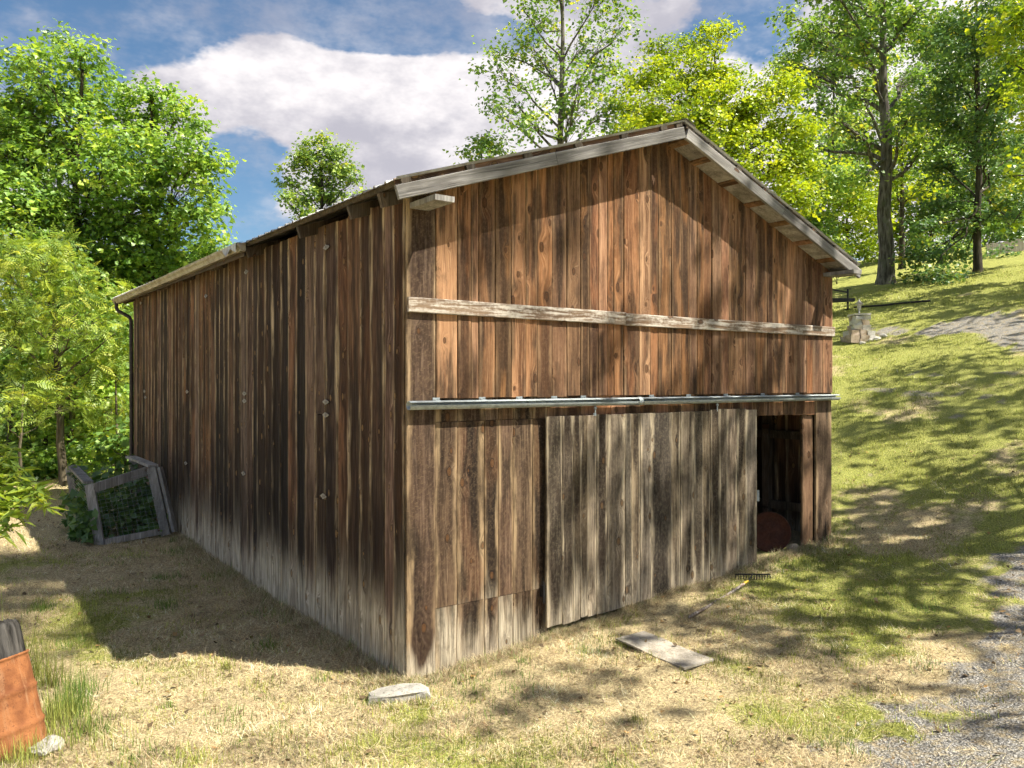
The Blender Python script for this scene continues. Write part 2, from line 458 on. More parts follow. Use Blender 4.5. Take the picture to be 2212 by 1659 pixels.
M_GABLE = wood("gable_siding", (.105, .046, .020), (.270, .143, .070), (.42, .255, .140), pale=(.42, .29, .175), edge=.34, knot=.80, stain=.74, saw=.18, vary=.40, sat=.92, gain=1.55, knotc=(.10, .05, .024))
M_LOWER = wood("lower_siding", (.048, .025, .014), (.140, .085, .048), (.28, .19, .118), pale=(.46, .345, .215), edge=.80, elo=.56, knot=.6, stain=.92, saw=.30, splash=.9, splash_h=.7, vary=.5, gain=1.18, knotc=(.17, .09, .04))
M_DOOR = wood("door_siding", (.060, .044, .030), (.170, .133, .093), (.31, .258, .19), pale=(.42, .36, .265), edge=.75, elo=.56, knot=.65, stain=.88, saw=.28, splash=.5, splash_h=.85, vary=.75, gain=1.75, knotc=(.13, .08, .04))
M_SIDE = wood("side_siding", (.048, .022, .011), (.150, .080, .041), (.29, .182, .105), pale=(.50, .40, .27), edge=.90, elo=.66, knot=.7, stain=.62, splash=1.0, splash_h=1.12, vary=.8, knotc=(.30, .19, .09), mildew=.66, sat=.84, gain=1.32)
M_DARKW = wood("dark_framing", (.03, .022, .016), (.07, .052, .038), (.12, .092, .068), edge=.2, knot=.3, stain=.5, vary=.4)
M_GREY = wood("grey_trim", (.15, .145, .138), (.29, .28, .268), (.45, .44, .425), pale=(.5, .48, .45), edge=.2, knot=.2, stain=.3, vary=.3)
M_BATTEN = wood("batten_trim", (.16, .095, .055), (.26, .18, .12), (.42, .36, .30), pale=(.52, .49, .45), edge=.25, knot=.2, stain=.35, vary=.25, wear=.85)
M_FRAME = wood("framing", (.06, .045, .033), (.14, .10, .07), (.24, .19, .14), edge=.2, knot=.3, stain=.5, vary=.4)
M_DECK = wood("roof_sheathing", (.22, .20, .175), (.40, .37, .33), (.55, .52, .48), edge=.2, knot=.2, stain=.3, vary=.3)
M_PLANKW = wood("bleached_plank", (.22, .195, .155), (.36, .33, .28), (.48, .45, .40), pale=(.5, .48, .42), edge=.2, knot=.15, stain=.12, vary=.1)

def metal(name, c1, c2, rough=.45, met=.7, scale=14):
    m, k, out = newmat(name)
    tc = k.n('ShaderNodeTexCoord').outputs['Object']
    n = k.noise(tc, scale, 6, .65)
    n2 = k.noise(tc, scale * 5, 4, .7)
    c = k.mix(k.mr(k.m('ADD', k.m('MULTIPLY', n, .8), k.m('MULTIPLY', n2, .25)), .40, .66), c1, c2)
    principled(k, out, c, k.mr(n2, .3, .7, rough - .12, rough + .18), met, .4, k.bump(n2, .15, .003))
    return m
M_GALV = metal("galvanised", (.42, .47, .49), (.28, .31, .32), .55, .35)
M_TIN = metal("roof_tin", (.50, .51, .52), (.30, .28, .26), .5, .5, 3)
M_GUT = metal("gutter_paint", (.42, .38, .29), (.24, .19, .125), .5, .1, 5)
M_SPOUT = metal("spout_brown", (.055, .042, .034), (.035, .027, .022), .5, .1, 5)
M_HINGE = metal("bare_hinge", (.42, .40, .37), (.22, .19, .16), .5, .4, 40)
M_BLACK = metal("black_steel", (.018, .018, .02), (.03, .028, .027), .5, .2, 8)
M_RUST = metal("rust_orange", (.34, .135, .05), (.22, .075, .028), .75, .05, 4)
M_RUSTD = metal("rust_dark", (.075, .024, .012), (.045, .016, .010), .85, .05, 9)
M_RUST, k, out = newmat("rust_drum")
tc = k.n('ShaderNodeTexCoord').outputs['Object']
n = k.noise(tc, 5.0, 7, .65); n2 = k.noise(tc, 40.0, 5, .7); n3 = k.noise(k.vm('MULTIPLY', tc, (14, 14, 1.8)), 1.0, 5, .6)
cc = k.mix(k.mr(n, .36, .64), (.15, .052, .021), (.31, .125, .048))
cc = k.mix(k.m('MULTIPLY', k.mr(n3, .52, .68), .55), cc, (.36, .20, .105))
cc = k.mix(k.m('MULTIPLY', k.mr(n2, .54, .66), .7), cc, (.10, .036, .018))
principled(k, out, cc, .85, 0, .2, k.bump(k.m('ADD', n2, n), .5, .008))
M_YEL = metal("yellow_band", (.62, .42, .03), (.5, .33, .03), .6, 0, 20)
M_TYRE = metal("tyre_rubber", (.02, .02, .02), (.03, .03, .03), .8, 0, 20)

def stone(name, c1, c2, c3, scale=6):
    m, k, out = newmat(name)
    tc = k.n('ShaderNodeTexCoord').outputs['Object']
    n = k.noise(tc, scale, 7, .65); n2 = k.noise(tc, scale * 6, 5, .7)
    c = k.mix(k.mr(n, .35, .65), c1, c2)
    c = k.mix(k.mr(n2, .52, .66), c, c3)
    principled(k, out, c, .9, 0, .2, k.bump(k.m('ADD', n, k.m('MULTIPLY', n2, .5)), .7, .02))
    return m
M_STONE = stone("pale_stone", (.46, .44, .39), (.60, .58, .52), (.26, .24, .20))
M_SLAB = stone("grey_slab", (.30, .285, .25), (.44, .42, .37), (.16, .145, .12))
M_STONEB = stone("brown_stone", (.36, .28, .20), (.52, .43, .33), (.17, .13, .09))

def bark(name, c1, c2, c3):
    m, k, out = newmat(name)
    tc = k.n('ShaderNodeTexCoord').outputs['Object']
    x, y, z = k.sep(tc)
    n = k.noise(k.xyz(k.m('MULTIPLY', x, 9.0), k.m('MULTIPLY', y, 9.0), k.m('MULTIPLY', z, 1.6)), 1.0, 6, .65)
    n2 = k.noise(tc, 2.2, 4, .6)
    c = k.mix(k.mr(n, .35, .65), c1, c2)
    c = k.mix(k.m('MULTIPLY', k.mr(n2, .5, .7), .6), c, c3)
    principled(k, out, c, .95, 0, .15, k.bump(n, .8, .03))
    return m
M_CHAR = bark("charred_wood", (.012, .011, .010), (.10, .094, .086), (.42, .40, .37))
M_BARK = bark("grey_bark", (.055, .048, .042), (.20, .185, .165), (.12, .14, .08))
M_BARKD = bark("dark_bark", (.03, .026, .022), (.095, .08, .065), (.07, .075, .04))
M_BARKY = bark("young_bark", (.07, .06, .04), (.19, .16, .11), (.11, .13, .06))

def leaf(name, stops, trans=.42, gloss=.35):
    m, k, out = newmat(name)
    t = k.attr('tint')
    c = k.ramp(t, stops)
    b = k.n('ShaderNodeBsdfPrincipled')
    k.put(b.inputs['Base Color'], c); k.put(b.inputs['Roughness'], .42); k.put(b.inputs['Specular IOR Level'], gloss + .3)
    tr = k.n('ShaderNodeBsdfTranslucent')
    k.put(tr.inputs['Color'], k.mix(1.0, c, (1.25, 1.15, .55), 'MULTIPLY'))
    mx = k.n('ShaderNodeMixShader', {0: trans})
    k.t.links.new(b.outputs[0], mx.inputs[1]); k.t.links.new(tr.outputs[0], mx.inputs[2])
    k.t.links.new(mx.outputs[0], out.inputs['Surface'])
    return m
M_LPOP = leaf("poplar_leaf", [(0, (0.110, 0.219, 0.051)), (.5, (0.249, 0.427, 0.078)), (.85, (0.458, 0.623, 0.099)), (1, (0.570, 0.660, 0.142))])
M_LWAL = leaf("walnut_leaf", [(0, (0.135, 0.241, 0.039)), (.5, (0.317, 0.446, 0.069)), (.85, (0.540, 0.617, 0.099)), (1, (0.620, 0.660, 0.118))])
M_LYEL = leaf("yellow_leaf", [(0, (0.146, 0.260, 0.023)), (.5, (0.366, 0.493, 0.034)), (.85, (0.557, 0.623, 0.037)), (1, (0.591, 0.651, 0.047))], .45)
M_LOAK = leaf("oak_leaf", [(0, (0.097, 0.198, 0.056)), (.5, (0.202, 0.356, 0.085)), (.85, (0.380, 0.529, 0.091)), (1, (0.660, 0.660, 0.091))])
M_LDRK = leaf("dark_leaf", [(0, (0.057, 0.133, 0.049)), (.5, (0.116, 0.229, 0.076)), (.85, (0.232, 0.362, 0.081)), (1, (0.603, 0.581, 0.081))], .35)
M_LBLU = leaf("far_leaf", [(0, (0.130, 0.232, 0.077)), (.5, (0.257, 0.398, 0.109)), (.85, (0.516, 0.644, 0.109)), (1, (0.660, 0.660, 0.131))], .35)
M_LVINE = leaf("vine_leaf", [(0, (0.035, 0.097, 0.020)), (.5, (0.076, 0.166, 0.033)), (1, (0.166, 0.263, 0.053))], .35)
M_GRASS, _k, _o = newmat("grass_blade")
_c = _k.attr('tint', 'Color')
_b = _k.n('ShaderNodeBsdfPrincipled'); _k.put(_b.inputs['Base Color'], _c); _k.put(_b.inputs['Roughness'], .7); _k.put(_b.inputs['Specular IOR Level'], .15)
_t = _k.n('ShaderNodeBsdfTranslucent'); _k.put(_t.inputs['Color'], _c)
_m = _k.n('ShaderNodeMixShader', {0: .25}); _k.t.links.new(_b.outputs[0], _m.inputs[1]); _k.t.links.new(_t.outputs[0], _m.inputs[2])
_k.t.links.new(_m.outputs[0], _o.inputs['Surface'])

M_GROUND, k, out = newmat("ground_soil")
pos = k.n('ShaderNodeNewGeometry').outputs['Position']
gr = k.attr('gravel'); gn = k.attr('green')
n1 = k.noise(pos, 1.3, 6, .6); n2 = k.noise(pos, 9.0, 6, .7); n3 = k.noise(pos, 42.0, 4, .7); n4 = k.noise(pos, 130.0, 3, .7)
straw = k.mix(k.mr(k.m('ADD', k.m('MULTIPLY', n3, .6), k.m('MULTIPLY', n4, .4)), .36, .64), (.22, .165, .085), (.72, .60, .35))
straw = k.mix(k.m('MULTIPLY', k.mr(n2, .50, .70), .55), straw, (.24, .17, .10))
grn = k.mix(k.mr(k.m('ADD', k.m('MULTIPLY', n3, .6), k.m('MULTIPLY', n4, .4)), .38, .62), (.13, .155, .035), (.44, .44, .125))
gsel = k.mr(k.m('ADD', gn, k.m('MULTIPLY', k.m('SUBTRACT', n2, .5), 1.1)), .30, .72)
c = k.mix(gsel, straw, grn)
vg = k.n('ShaderNodeTexVoronoi', {'Scale': 52.0, 'Randomness': 1.0}, feature='F1'); k.put(vg.inputs['Vector'], pos)
vgc = k.n('ShaderNodeSeparateColor'); k.put(vgc.inputs[0], vg.outputs['Color'])
grav = k.ramp(vgc.outputs[0], [(0, (.20, .195, .185)), (.5, (.34, .33, .31)), (1, (.52, .50, .46))])
grav = k.mix(k.mr(vg.outputs['Distance'], .35, .75), grav, (.17, .16, .14))
grav = k.mix(k.m('MULTIPLY', k.mr(n2, .44, .66), .7), grav, straw)
gs = k.mr(k.m('ADD', gr, k.m('MULTIPLY', k.m('SUBTRACT', n2, .5), .8)), .35, .65)
c = k.mix(gs, c, grav)
hh = k.m('ADD', k.m('MULTIPLY', n3, .7), k.m('MULTIPLY', n4, .5))
hh = k.m('ADD', hh, k.m('MULTIPLY', k.m('MULTIPLY', gs, -.8), vg.outputs['Distance']))
principled(k, out, c, .95, 0, .12, k.bump(hh, .9, .03))
#@@STRUCTURE
# ================================================================== ground
def axis(lo, hi, step, far, grow=1.07):
    a = list(np.arange(lo, hi + 1e-6, step))
    s = step; x = hi
    while x < far: s *= grow; x += s; a.append(x)
    s = step; x = lo
    while x > -far: s *= grow; x -= s; a.insert(0, x)
    return np.array(a)
gx_ = axis(-9, 12, .085, 420); gy_ = axis(-7, 13, .085, 420)
GXX, GYY = np.meshgrid(gx_, gy_, indexing='ij')
GZZ = terr(GXX, GYY)
inside = (GXX > .05) & (GXX < 6.7) & (GYY > .25) & (GYY < 11.4)
nx, ny = GXX.shape
idx = np.arange(nx * ny).reshape(nx, ny)
F = np.stack([idx[:-1, :-1], idx[1:, :-1], idx[1:, 1:], idx[:-1, 1:]], -1).reshape(-1, 4)
me = mesh_np("ground", np.stack([GXX, GYY, GZZ], -1).reshape(-1, 3), F, True,
             {'gravel': ('FLOAT', gravel_w(GXX, GYY)), 'green': ('FLOAT', np.where(inside, 0, green_w(GXX, GYY)))})
tag(link("ground", me, None, M_GROUND), "sloping lawn of dry and green grass around the barn", None, None, 'structure')

# ================================================================== barn
LX, LY = 6.77, 11.5
APX, APZ = 3.385, 5.75
def roofz(x): return APZ - (APX - x) * .3256 if x < APX else APZ - (x - APX) * .369
def tx(x):                            # picture column on the gable wall -> metres along it
    q = (x - CX) / FPX
    return 7.5 * (q + .129) / (.8056 - .5924 * q)
def sy(x):                            # picture column on the side wall -> metres along it
    q = (x - CX) / FPX
    return 7.5 * (-.129 - q) / (.5924 + .8056 * q)

US = (0, .05, .35, .65, .95, 1)
def board(name, parent, mat, org, rz, w, zb, zt, thick=.025, cup=0.0, seed=0, nz=3, ragged=0.0):
    """vertical board; local x across, front faces -y. zb, zt = (left, right) heights of the two ends."""
    r = random.Random(seed)
    z0 = min(zb)
    V = []; U = []
    bow = r.uniform(-.006, .006); tw = r.uniform(-.005, .005)
    for i in range(nz + 1):
        q = i / nz
        jl = r.uniform(-.0018, .0018); jr = r.uniform(-.0018, .0018)
        bl = bow * math.sin(q * math.pi)
        for u in US:
            c = cup * (4 * (u - .5) ** 2)
            edge = .004 if u in (0, 1) else 0
            b = zb[0] + (zb[1] - zb[0]) * u; t = zt[0] + (zt[1] - zt[0]) * u
            if i == 0 and ragged: b += r.uniform(0, ragged)
            zz = b + (t - b) * q - z0
            V.append((u * w + jl * (1 - u) + jr * u, -thick - c + edge - bl + tw * (u - .5) * (q - .5) * 2, zz)); U.append((u, zz))
        for u in (1, 0):
            b = zb[0] + (zb[1] - zb[0]) * u; t = zt[0] + (zt[1] - zt[0]) * u
            V.append((u * w + jl * (1 - u) + jr * u, -bl, b + (t - b) * q - z0)); U.append((u, V[-1][2]))
    n = len(US) + 2
    Fc = [(i * n + j, i * n + (j + 1) % n, (i + 1) * n + (j + 1) % n, (i + 1) * n + j) for i in range(nz) for j in range(n)]
    Fc += [tuple(reversed(range(n))), tuple(range(nz * n, nz * n + n))]
    me = bpy.data.meshes.new(name)
    me.from_pydata(V, [], Fc)
    uv = me.uv_layers.new(name="UVMap")
    li = np.empty(len(me.loops), np.int32); me.loops.foreach_get('vertex_index', li)
    uv.data.foreach_set('uv', np.array(U, np.float32)[li].ravel())
    me.update()
    return link(name, me, parent, mat, (org[0], org[1], z0 + org[2]), (0, 0, rz))

barn = empty("barn", (0, 0, 0))
tag(barn, "weathered brown plank barn with low gable roof and sliding door", "barn")

# --- gable wall
mb = MB()
for z in (.75, 1.9, 2.55, 3.5, 4.3):
    mb.box(((LX) / 2, .05, z), (LX - .1, .09, .10)) if z > 2.4 else mb.box((.80, .05, z), (1.5, .09, .10))
mb.box((.10, .10, 2.25), (.14, .14, 4.4)); mb.box((LX - .08, .10, 2.5), (.14, .14, 4.0)); mb.box((1.62, .07, 1.3), (.12, .12, 2.5))
front = mb.build("gable_wall", M_FRAME, barn)
GAB = [937, 983, 1012, 1029, 1064, 1098, 1129, 1154, 1187, 1219, 1248, 1267, 1287, 1306, 1320, 1341, 1374, 1398, 1415, 1443, 1464, 1482, 1499, 1513, 1531, 1550, 1568, 1585, 1605, 1626, 1650, 1663, 1689, 1712, 1736, 1749, 1771, 1794]
ts = [tx(v) for v in GAB]; ts[-1] = LX + .03
LB = .008
# full height corner board
board("siding_board", front, M_LOWER, (-.028, -.030, 0), 0, tx(937) + .028 - LB, (.03, .05), (roofz(-.03) - .07, roofz(tx(937)) - .07), .026, .002, 1, 5, .02)
for i in range(len(ts) - 1):
    a, b = ts[i] + LB / 2, ts[i + 1] - LB / 2
    apex = a < APX < b
    zb = 2.63 + random.uniform(-.008, .008)
    dy = -.030 - random.uniform(0, .006)
    if apex:
        board("siding_board", front, M_GABLE, (a, dy, 0), 0, b - a, (zb, zb), (roofz(a) - .06, roofz(b) - .06), .024, .003, 100 + i)
    else:
        board("siding_board", front, M_GABLE, (a, dy, 0), 0, b - a, (zb, zb), (roofz(a) - .06, roofz(b) - .06), .024, random.uniform(-.002, .006), 100 + i)
# lower fixed boards left of the door, cut through by a hatch line
LOW = [937, 985, 1044, 1074, 1106, 1148, 1180]
ls = [tx(v) for v in LOW]
for i in range(len(ls) - 1):
    a, b = ls[i] + LB / 2, ls[i + 1] - LB / 2
    g0, g1 = tz(a, -.05) - .06, tz(b, -.05) - .06
    j = random.uniform(0, .006)
    for (z0, z1, kk) in (((g0 + .04, g1 + .04), (.640, .642), 0), ((.645, .647), (2.398, 2.40), 1), ((2.403, 2.405), (2.66, 2.66), 2)):
        board("siding_board", front, M_LOWER, (a, -.002 - j, 0), 0, b - a, z0, z1, .025, .003, 200 + i * 3 + kk, 3, .03 if kk == 0 else 0)
# boards behind and above the door
for i, (a, b) in enumerate(zip(np.linspace(tx(1180), tx(1626), 16)[:-1], np.linspace(tx(1180), tx(1626), 16)[1:])):
    board("siding_board", front, M_GABLE, (a + LB / 2, -.002, 0), 0, b - a - LB, (2.33, 2.33), (2.66, 2.66), .025, 0, 300 + i, 2)
HD = [1626, 1650, 1668, 1689, 1712, 1736, 1758]
for i in range(len(HD) - 1):
    a, b = tx(HD[i]), tx(HD[i + 1])
    zz = 2.33 + random.uniform(-.01, .01)
    board("siding_board", front, M_GABLE, (a + LB / 2, -.004, 0), 0, b - a - LB, (zz, zz), (2.66, 2.66), .025, .002, 330 + i, 2, .012)
# jamb and corner boards right of the opening
gz = tz(6.4, -.05)
board("siding_board", front, M_GABLE, (tx(1735), .035, 0), 0, tx(1757) - tx(1735), (gz - .05, gz - .05), (2.36, 2.36), .03, .002, 350, 4, .05)
board("siding_board", front, M_LOWER, (tx(1759), -.006, 0), 0, LX + .03 - tx(1759), (tz(6.6, -.05) - .06, tz(6.7, -.05) - .06), (2.66, 2.66), .028, .003, 351, 4, .04)
# batten across the gable in two lengths
def hboard(name, parent, mat, a, b, h, th, seed, front_y=True):
    """long board between two points; local z runs along it so the grain follows."""
    a = Vector(a); b = Vector(b); L = (b - a).length
    o = board(name, parent, mat, (0, 0, 0), 0, h, (0, 0), (L, L), th, 0, seed, 4)
    d = (b - a).normalized()
    n = Vector((0, -1, 0)) if abs(d.y) < .7 else Vector((-1, 0, 0))
    n = (n - d * n.dot(d)).normalized()
    xax = (-n).cross(d)
    if xax.z < 0: a = a - xax * h
    M = Matrix((xax, -n, d)).transposed().to_4x4()
    M.translation = a
    o.matrix_local = M
    return o
xj = tx(1341)
hboard("batten", front, M_BATTEN, (-.03, -.062, 3.42), (xj - .003, -.062, 3.415), .14, .03, 1)
hboard("batten", front, M_BATTEN, (xj + .003, -.064, 3.41), (LX + .03, -.062, 3.42), .135, .03, 2)

# --- sliding door
mb = MB()
d0, d1 = tx(1170), tx(1622)
for zz in (.75, 1.45, 2.2):
    mb.box(((d0 + d1) / 2, -.052, zz), (d1 - d0 - .1, .035, .14))
door = mb.build("sliding_door", M_FRAME, barn)
DB = [1170, 1203, 1226, 1242, 1258, 1277, 1300, 1338, 1351, 1370, 1393, 1438, 1457, 1486, 1505, 1522, 1541, 1557, 1579, 1598, 1622]
for i in range(len(DB) - 1):
    a, b = tx(DB[i]) + .002, tx(DB[i + 1]) - .002
    zb = lambda t: .235 + (t - d0) / (d1 - d0) * .175
    top = 2.425 + random.uniform(-.004, .004) + (.018 if 14 < i < 19 else 0)
    g = random.uniform(-.012, .012)
    if i in (5, 9): g -= .02
    board("door_board", door, M_DOOR, (a, -.072 - random.uniform(0, .008), 0), 0, b - a, (zb(a) + g, zb(b) + g), (top, top), .027, random.uniform(-.002, .006), 400 + i, 4, .012)
mb = MB()   # latch at the leading edge
mb.box((d1 + .005, -.085, 1.32), (.05, .012, .07)); mb.box((d1 + .028, -.085, 1.32), (.012, .05, .14)); mb.tube([(d1 + .01, -.10, 1.25), (d1 + .01, -.10, 1.39)], .009, 6)
mb.build("latch", M_GALV, door)
for hx in (1273, 1536):
    t = tx(hx); mb = MB()
    mb.box((t, -.098, 2.43), (.035, .008, .03)); mb.tube([(t, -.103, 2.42), (t, -.105, 2.53)], .008, 6)
    mb.lathe([(.001, -.009), (.017, -.009), (.019, 0), (.017, .009), (.001, .009)], (t, -.105, 2.50), 10, Matrix.Rotation(R(90), 3, 'X'))
    mb.build("hanger", M_GALV, door)
mb = MB(); mb.box((d0 - .02, -.05, .62), (.03, .05, .12)); mb.tube([(d0 - .03, -.08, .5), (d0 - .03, -.08, .72)], .01, 6)
mb.build("floor_guide", M_BLACK, front)

# --- door track
def track_piece(a, b):
    mb = MB()
    n = 14; r = .042
    ring = [(math.cos(R(-70 + 320 * i / n) ) * r, math.sin(R(-70 + 320 * i / n)) * r) for i in range(n + 1)]
    ring = [(p[1] * 0 + p[0], p[1]) for p in ring]
    V = []
    for x in (a, b):
        for (py, pz) in ring: V.append((x, -.105 + (py * math.cos(R(-110)) - pz * math.sin(R(-110))), 2.565 + (py * math.sin(R(-110)) + pz * math.cos(R(-110)))))
        for (py, pz) in ring: V.append((x, -.105 + .9 * (py * math.cos(R(-110)) - pz * math.sin(R(-110))), 2.565 + .9 * (py * math.sin(R(-110)) + pz * math.cos(R(-110)))))
    m = n + 1; q = 2 * m
    Fc = [(i, i + 1, q + i + 1, q + i) for i in range(n)]
    Fc += [(m + i + 1, m + i, q + m + i, q + m + i + 1) for i in range(n)]
    Fc += [(i + 1, i, m + i, m + i + 1) for i in range(n)] + [(q + i, q + i + 1, q + m + i + 1, q + m + i) for i in range(n)]
    mb.add(V, Fc, True)
    return mb
track = track_piece(-.04, tx(1367)).build("door_track", M_GALV, barn)
track_piece(tx(1367) + .006, LX + .09).build("track_length", M_GALV, track)
mb = MB(); mb.lathe([(.046, -.03), (.048, 0), (.046, .03)], (tx(1367), -.105, 2.565), 16, Matrix.Rotation(R(90), 3, 'Y')); mb.build("track_joint", M_GALV, track)
for bx in (936, 1035, 1115, 1190, 1253, 1400, 1480, 1560, 1640, 1715):
    t = tx(bx); mb = MB()
    mb.box((t, -.062, 2.617), (.075, .006, .032)); mb.box((t, -.085, 2.606), (.05, .045, .008))
    mb.tube([(t - .02, -.066, 2.62), (t - .02, -.072, 2.62)], .007, 6); mb.tube([(t + .02, -.066, 2.62), (t + .02, -.072, 2.62)], .007, 6)
    mb.build("track_bracket", M_GALV, track)

# --- side wall facing the camera
mb = MB()
for z in (.7, 1.9, 3.1, 4.3): mb.box((.05, LY / 2, z), (.09, LY - .1, .10))
for yy in (2.3, 4.6, 6.9, 9.2, 11.35): mb.box((.08, yy, 2.2), (.13, .13, 4.4))
side = mb.build("side_wall", M_FRAME, barn)
r = random.Random(5)
s = 0.0; i = 0; sboards = []
first = [.20, .19, .27, .24, .30, .28, .31, .25, .29]
while s < LY - .02:
    wd = first[i] if i < len(first) else r.uniform(.17, .30)
    if LY - s - wd < .14: wd = LY - s
    sboards.append((s, wd)); s += wd; i += 1
for i, (s, wd) in enumerate(sboards):
    g = tz(-.05, s + wd / 2)
    zb = g - .05; zt = 4.50 + r.uniform(-.01, .01)
    cuts = [(zb, zt)]
    if abs(s + wd / 2 - sy(697)) < wd / 2:
        z1 = 2.78 - (1080 - HY) / FPX * (7.5 + .806 * s); z2 = 2.78 - (896 - HY) / FPX * (7.5 + .806 * s)
        cuts = [(zb, z1 - .004), (z1 + .004, z2 - .004), (z2 + .004, zt)]
    cup = r.uniform(.004, .016) if r.random() < .8 else -.004
    for j, (a, b) in enumerate(cuts):
        board("siding_board", side, M_SIDE, (-r.uniform(0, .007), s + wd - .002, 0), R(-90), wd - .004, (a, a), (b, b), .024, cup, 500 + i * 3 + j, 4, .03 if j == 0 else 0)
def hinge_mesh():
    mb = MB()
    for sg in (-1, 1):
        pts = [(.004 * sg, 0, -.026), (.004 * sg, 0, .026), (.055 * sg, 0, .014), (.085 * sg, 0, 0), (.055 * sg, 0, -.014)]
        f = [(p[0], -.004, p[2]) for p in pts]
        b = [(p[0], .002, p[2]) for p in pts]
        n = 5
        mb.add(f + b, [tuple(range(n)) if sg > 0 else tuple(reversed(range(n)))] + [(q, (q + 1) % n, n + (q + 1) % n, n + q) for q in range(n)])
        mb.tube([(.03 * sg, -.005, 0), (.03 * sg, -.008, 0)], .006, 6)
    mb.tube([(0, -.006, -.03), (0, -.006, .03)], .007, 6)
    return mb.mesh("hinge")
hm = hinge_mesh(); hm.materials.append(M_HINGE)
for (hx, hy) in ((714, 535), (713, 868), (713, 896), (708, 1071), (540, 588), (536, 850), (536, 866), (534, 1022), (411, 846), (408, 1000), (452, 640), (318, 845), (320, 858), (310, 655)):
    q = sy(hx); dp = 7.5 + .806 * q
    link("hinge", hm, side, None, (-.045, q, 2.78 + (HY - hy) / FPX * dp), (0, 0, R(-90)))
# --- far walls
mb = MB()
for z in (.95, 2.0, 3.2, 4.2): mb.box((LX - .06, LY / 2 + .12, z), (.05, LY - .3, .12))
mb.box((LX - .09, .95, 1.9), (.11, .10, 3.4)); mb.box((LX - .09, 2.6, 1.9), (.11, .10, 3.4))
fw = mb.build("far_side_wall", M_FRAME, barn)
s = 0.0; i = 0
while s < LY:
    wd = min(r.uniform(.18, .28), LY - s); i += 1
    g = tz(LX, s) - .1
    if s < 3.2:
        board("siding_board", fw, M_SIDE, (LX, s, 0), R(90), wd - .003, (g, g), (4.36, 4.36), .024, .004, 700 + i, 3)
    s += wd
mb = MB()
mb.box((LX + .012, (3.2 + LY) / 2, 2.3), (.024, LY - 3.2, 4.1)); mb.build("plank_cladding", M_SIDE, fw)
mb = MB()
mb.add([(0, LY, -.2), (LX, LY, 0), (LX, LY, roofz(LX) - .06), (APX, LY, APZ - .06), (0, LY, roofz(0) - .06)], [(4, 3, 2, 1, 0)])
mb.add([(0, LY + .025, -.2), (LX, LY + .025, 0), (LX, LY + .025, roofz(LX) - .06), (APX, LY + .025, APZ - .06), (0, LY + .025, roofz(0) - .06)], [(0, 1, 2, 3, 4)])
mb.build("back_wall", M_SIDE, barn)

# --- roof
OV = .33
mb = MB()
for (xa, xb) in ((-.23, APX), (6.92, APX)):
    pass
rafters_y = [.05, .70, 2.0, 3.75, 5.3, 6.9, 8.5, 10.1, 11.4]
roof = empty("roof", (0, 0, 0), 0, barn)
for yy in rafters_y:
    for (xa, sl) in ((-.25, 1), (6.94, -1)):
        mb = MB()
        mb.beam((xa, yy, roofz(xa) - .135), (APX - sl * .02, yy, APZ - .135), .045, .13)
        mb.build("rafter", M_FRAME, roof)
pur = [-.20, .48, 1.15, 1.80, 2.45, 3.05, 3.30]; purr = [3.47, 3.85, 4.36, 4.87, 5.38, 5.90, 6.42, 6.86]
for px_ in pur + purr:
    sl = .3256 if px_ < APX else -.369
    mb = MB()
    M = Matrix.Rotation(-math.atan(sl), 3, 'Y')
    y0 = -OV - .02; y1 = LY + .3
    mb.box((px_, (y0 + y1) / 2, roofz(px_) - .034), (.10, y1 - y0, .045), M)
    mb.build("purlin", M_DARKW, roof)
# tin sheets with ribs
def sheet(side_):
    sl = .3256 if side_ < 0 else -.369
    xa = -.30 if side_ < 0 else 6.99
    W = .66; n = 12
    prof = []
    for i in range(n + 1):
        q = i / n
        rib = .020 if i % 4 == 0 else (.004 if i % 4 == 2 else 0)
        if i % 4 == 0:
            prof += [(q * W - .022, 0), (q * W - .008, rib), (q * W + .008, rib), (q * W + .022, 0)]
        else: prof.append((q * W, rib))
    prof = [p for p in prof if -.001 <= p[0] <= W + .012]
    V = []
    xs = [xa, APX]
    for x in xs:
        for (yy, zz) in prof: V.append((x, yy, roofz(x if x != APX else APX) - .008 + zz))
    m = len(prof)
    Fc = [(i, i + 1, m + i + 1, m + i) for i in range(m - 1)]
    V2 = [(x, y, z - .003) for (x, y, z) in V]
    q = len(V)
    Fc2 = [tuple(q + j for j in reversed(f)) for f in Fc] + [(i + 1, i, q + i, q + i + 1) for i in range(m - 1)]
    mb = MB(); mb.add(V + V2, Fc + Fc2)
    me = mb.mesh("roof_sheet"); me.materials.append(M_TIN)
    return me
for sd in (-1, 1):
    sm_ = sheet(sd)
    yy = -OV - .04
    while yy < LY + .28:
        link("roof_sheet", sm_, roof, None, (0, yy, 0.0))
        yy += .66
mb = MB(); mb.add([(APX - .16, -OV - .05, APZ - .035), (APX, -OV - .05, APZ + .026), (APX + .16, -OV - .05, APZ - .042), (APX - .16, LY + .34, APZ - .035), (APX, LY + .34, APZ + .026), (APX + .16, LY + .34, APZ - .042)], [(0, 1, 4, 3), (1, 2, 5, 4)])
mb.build("ridge_cap", M_TIN, roof)
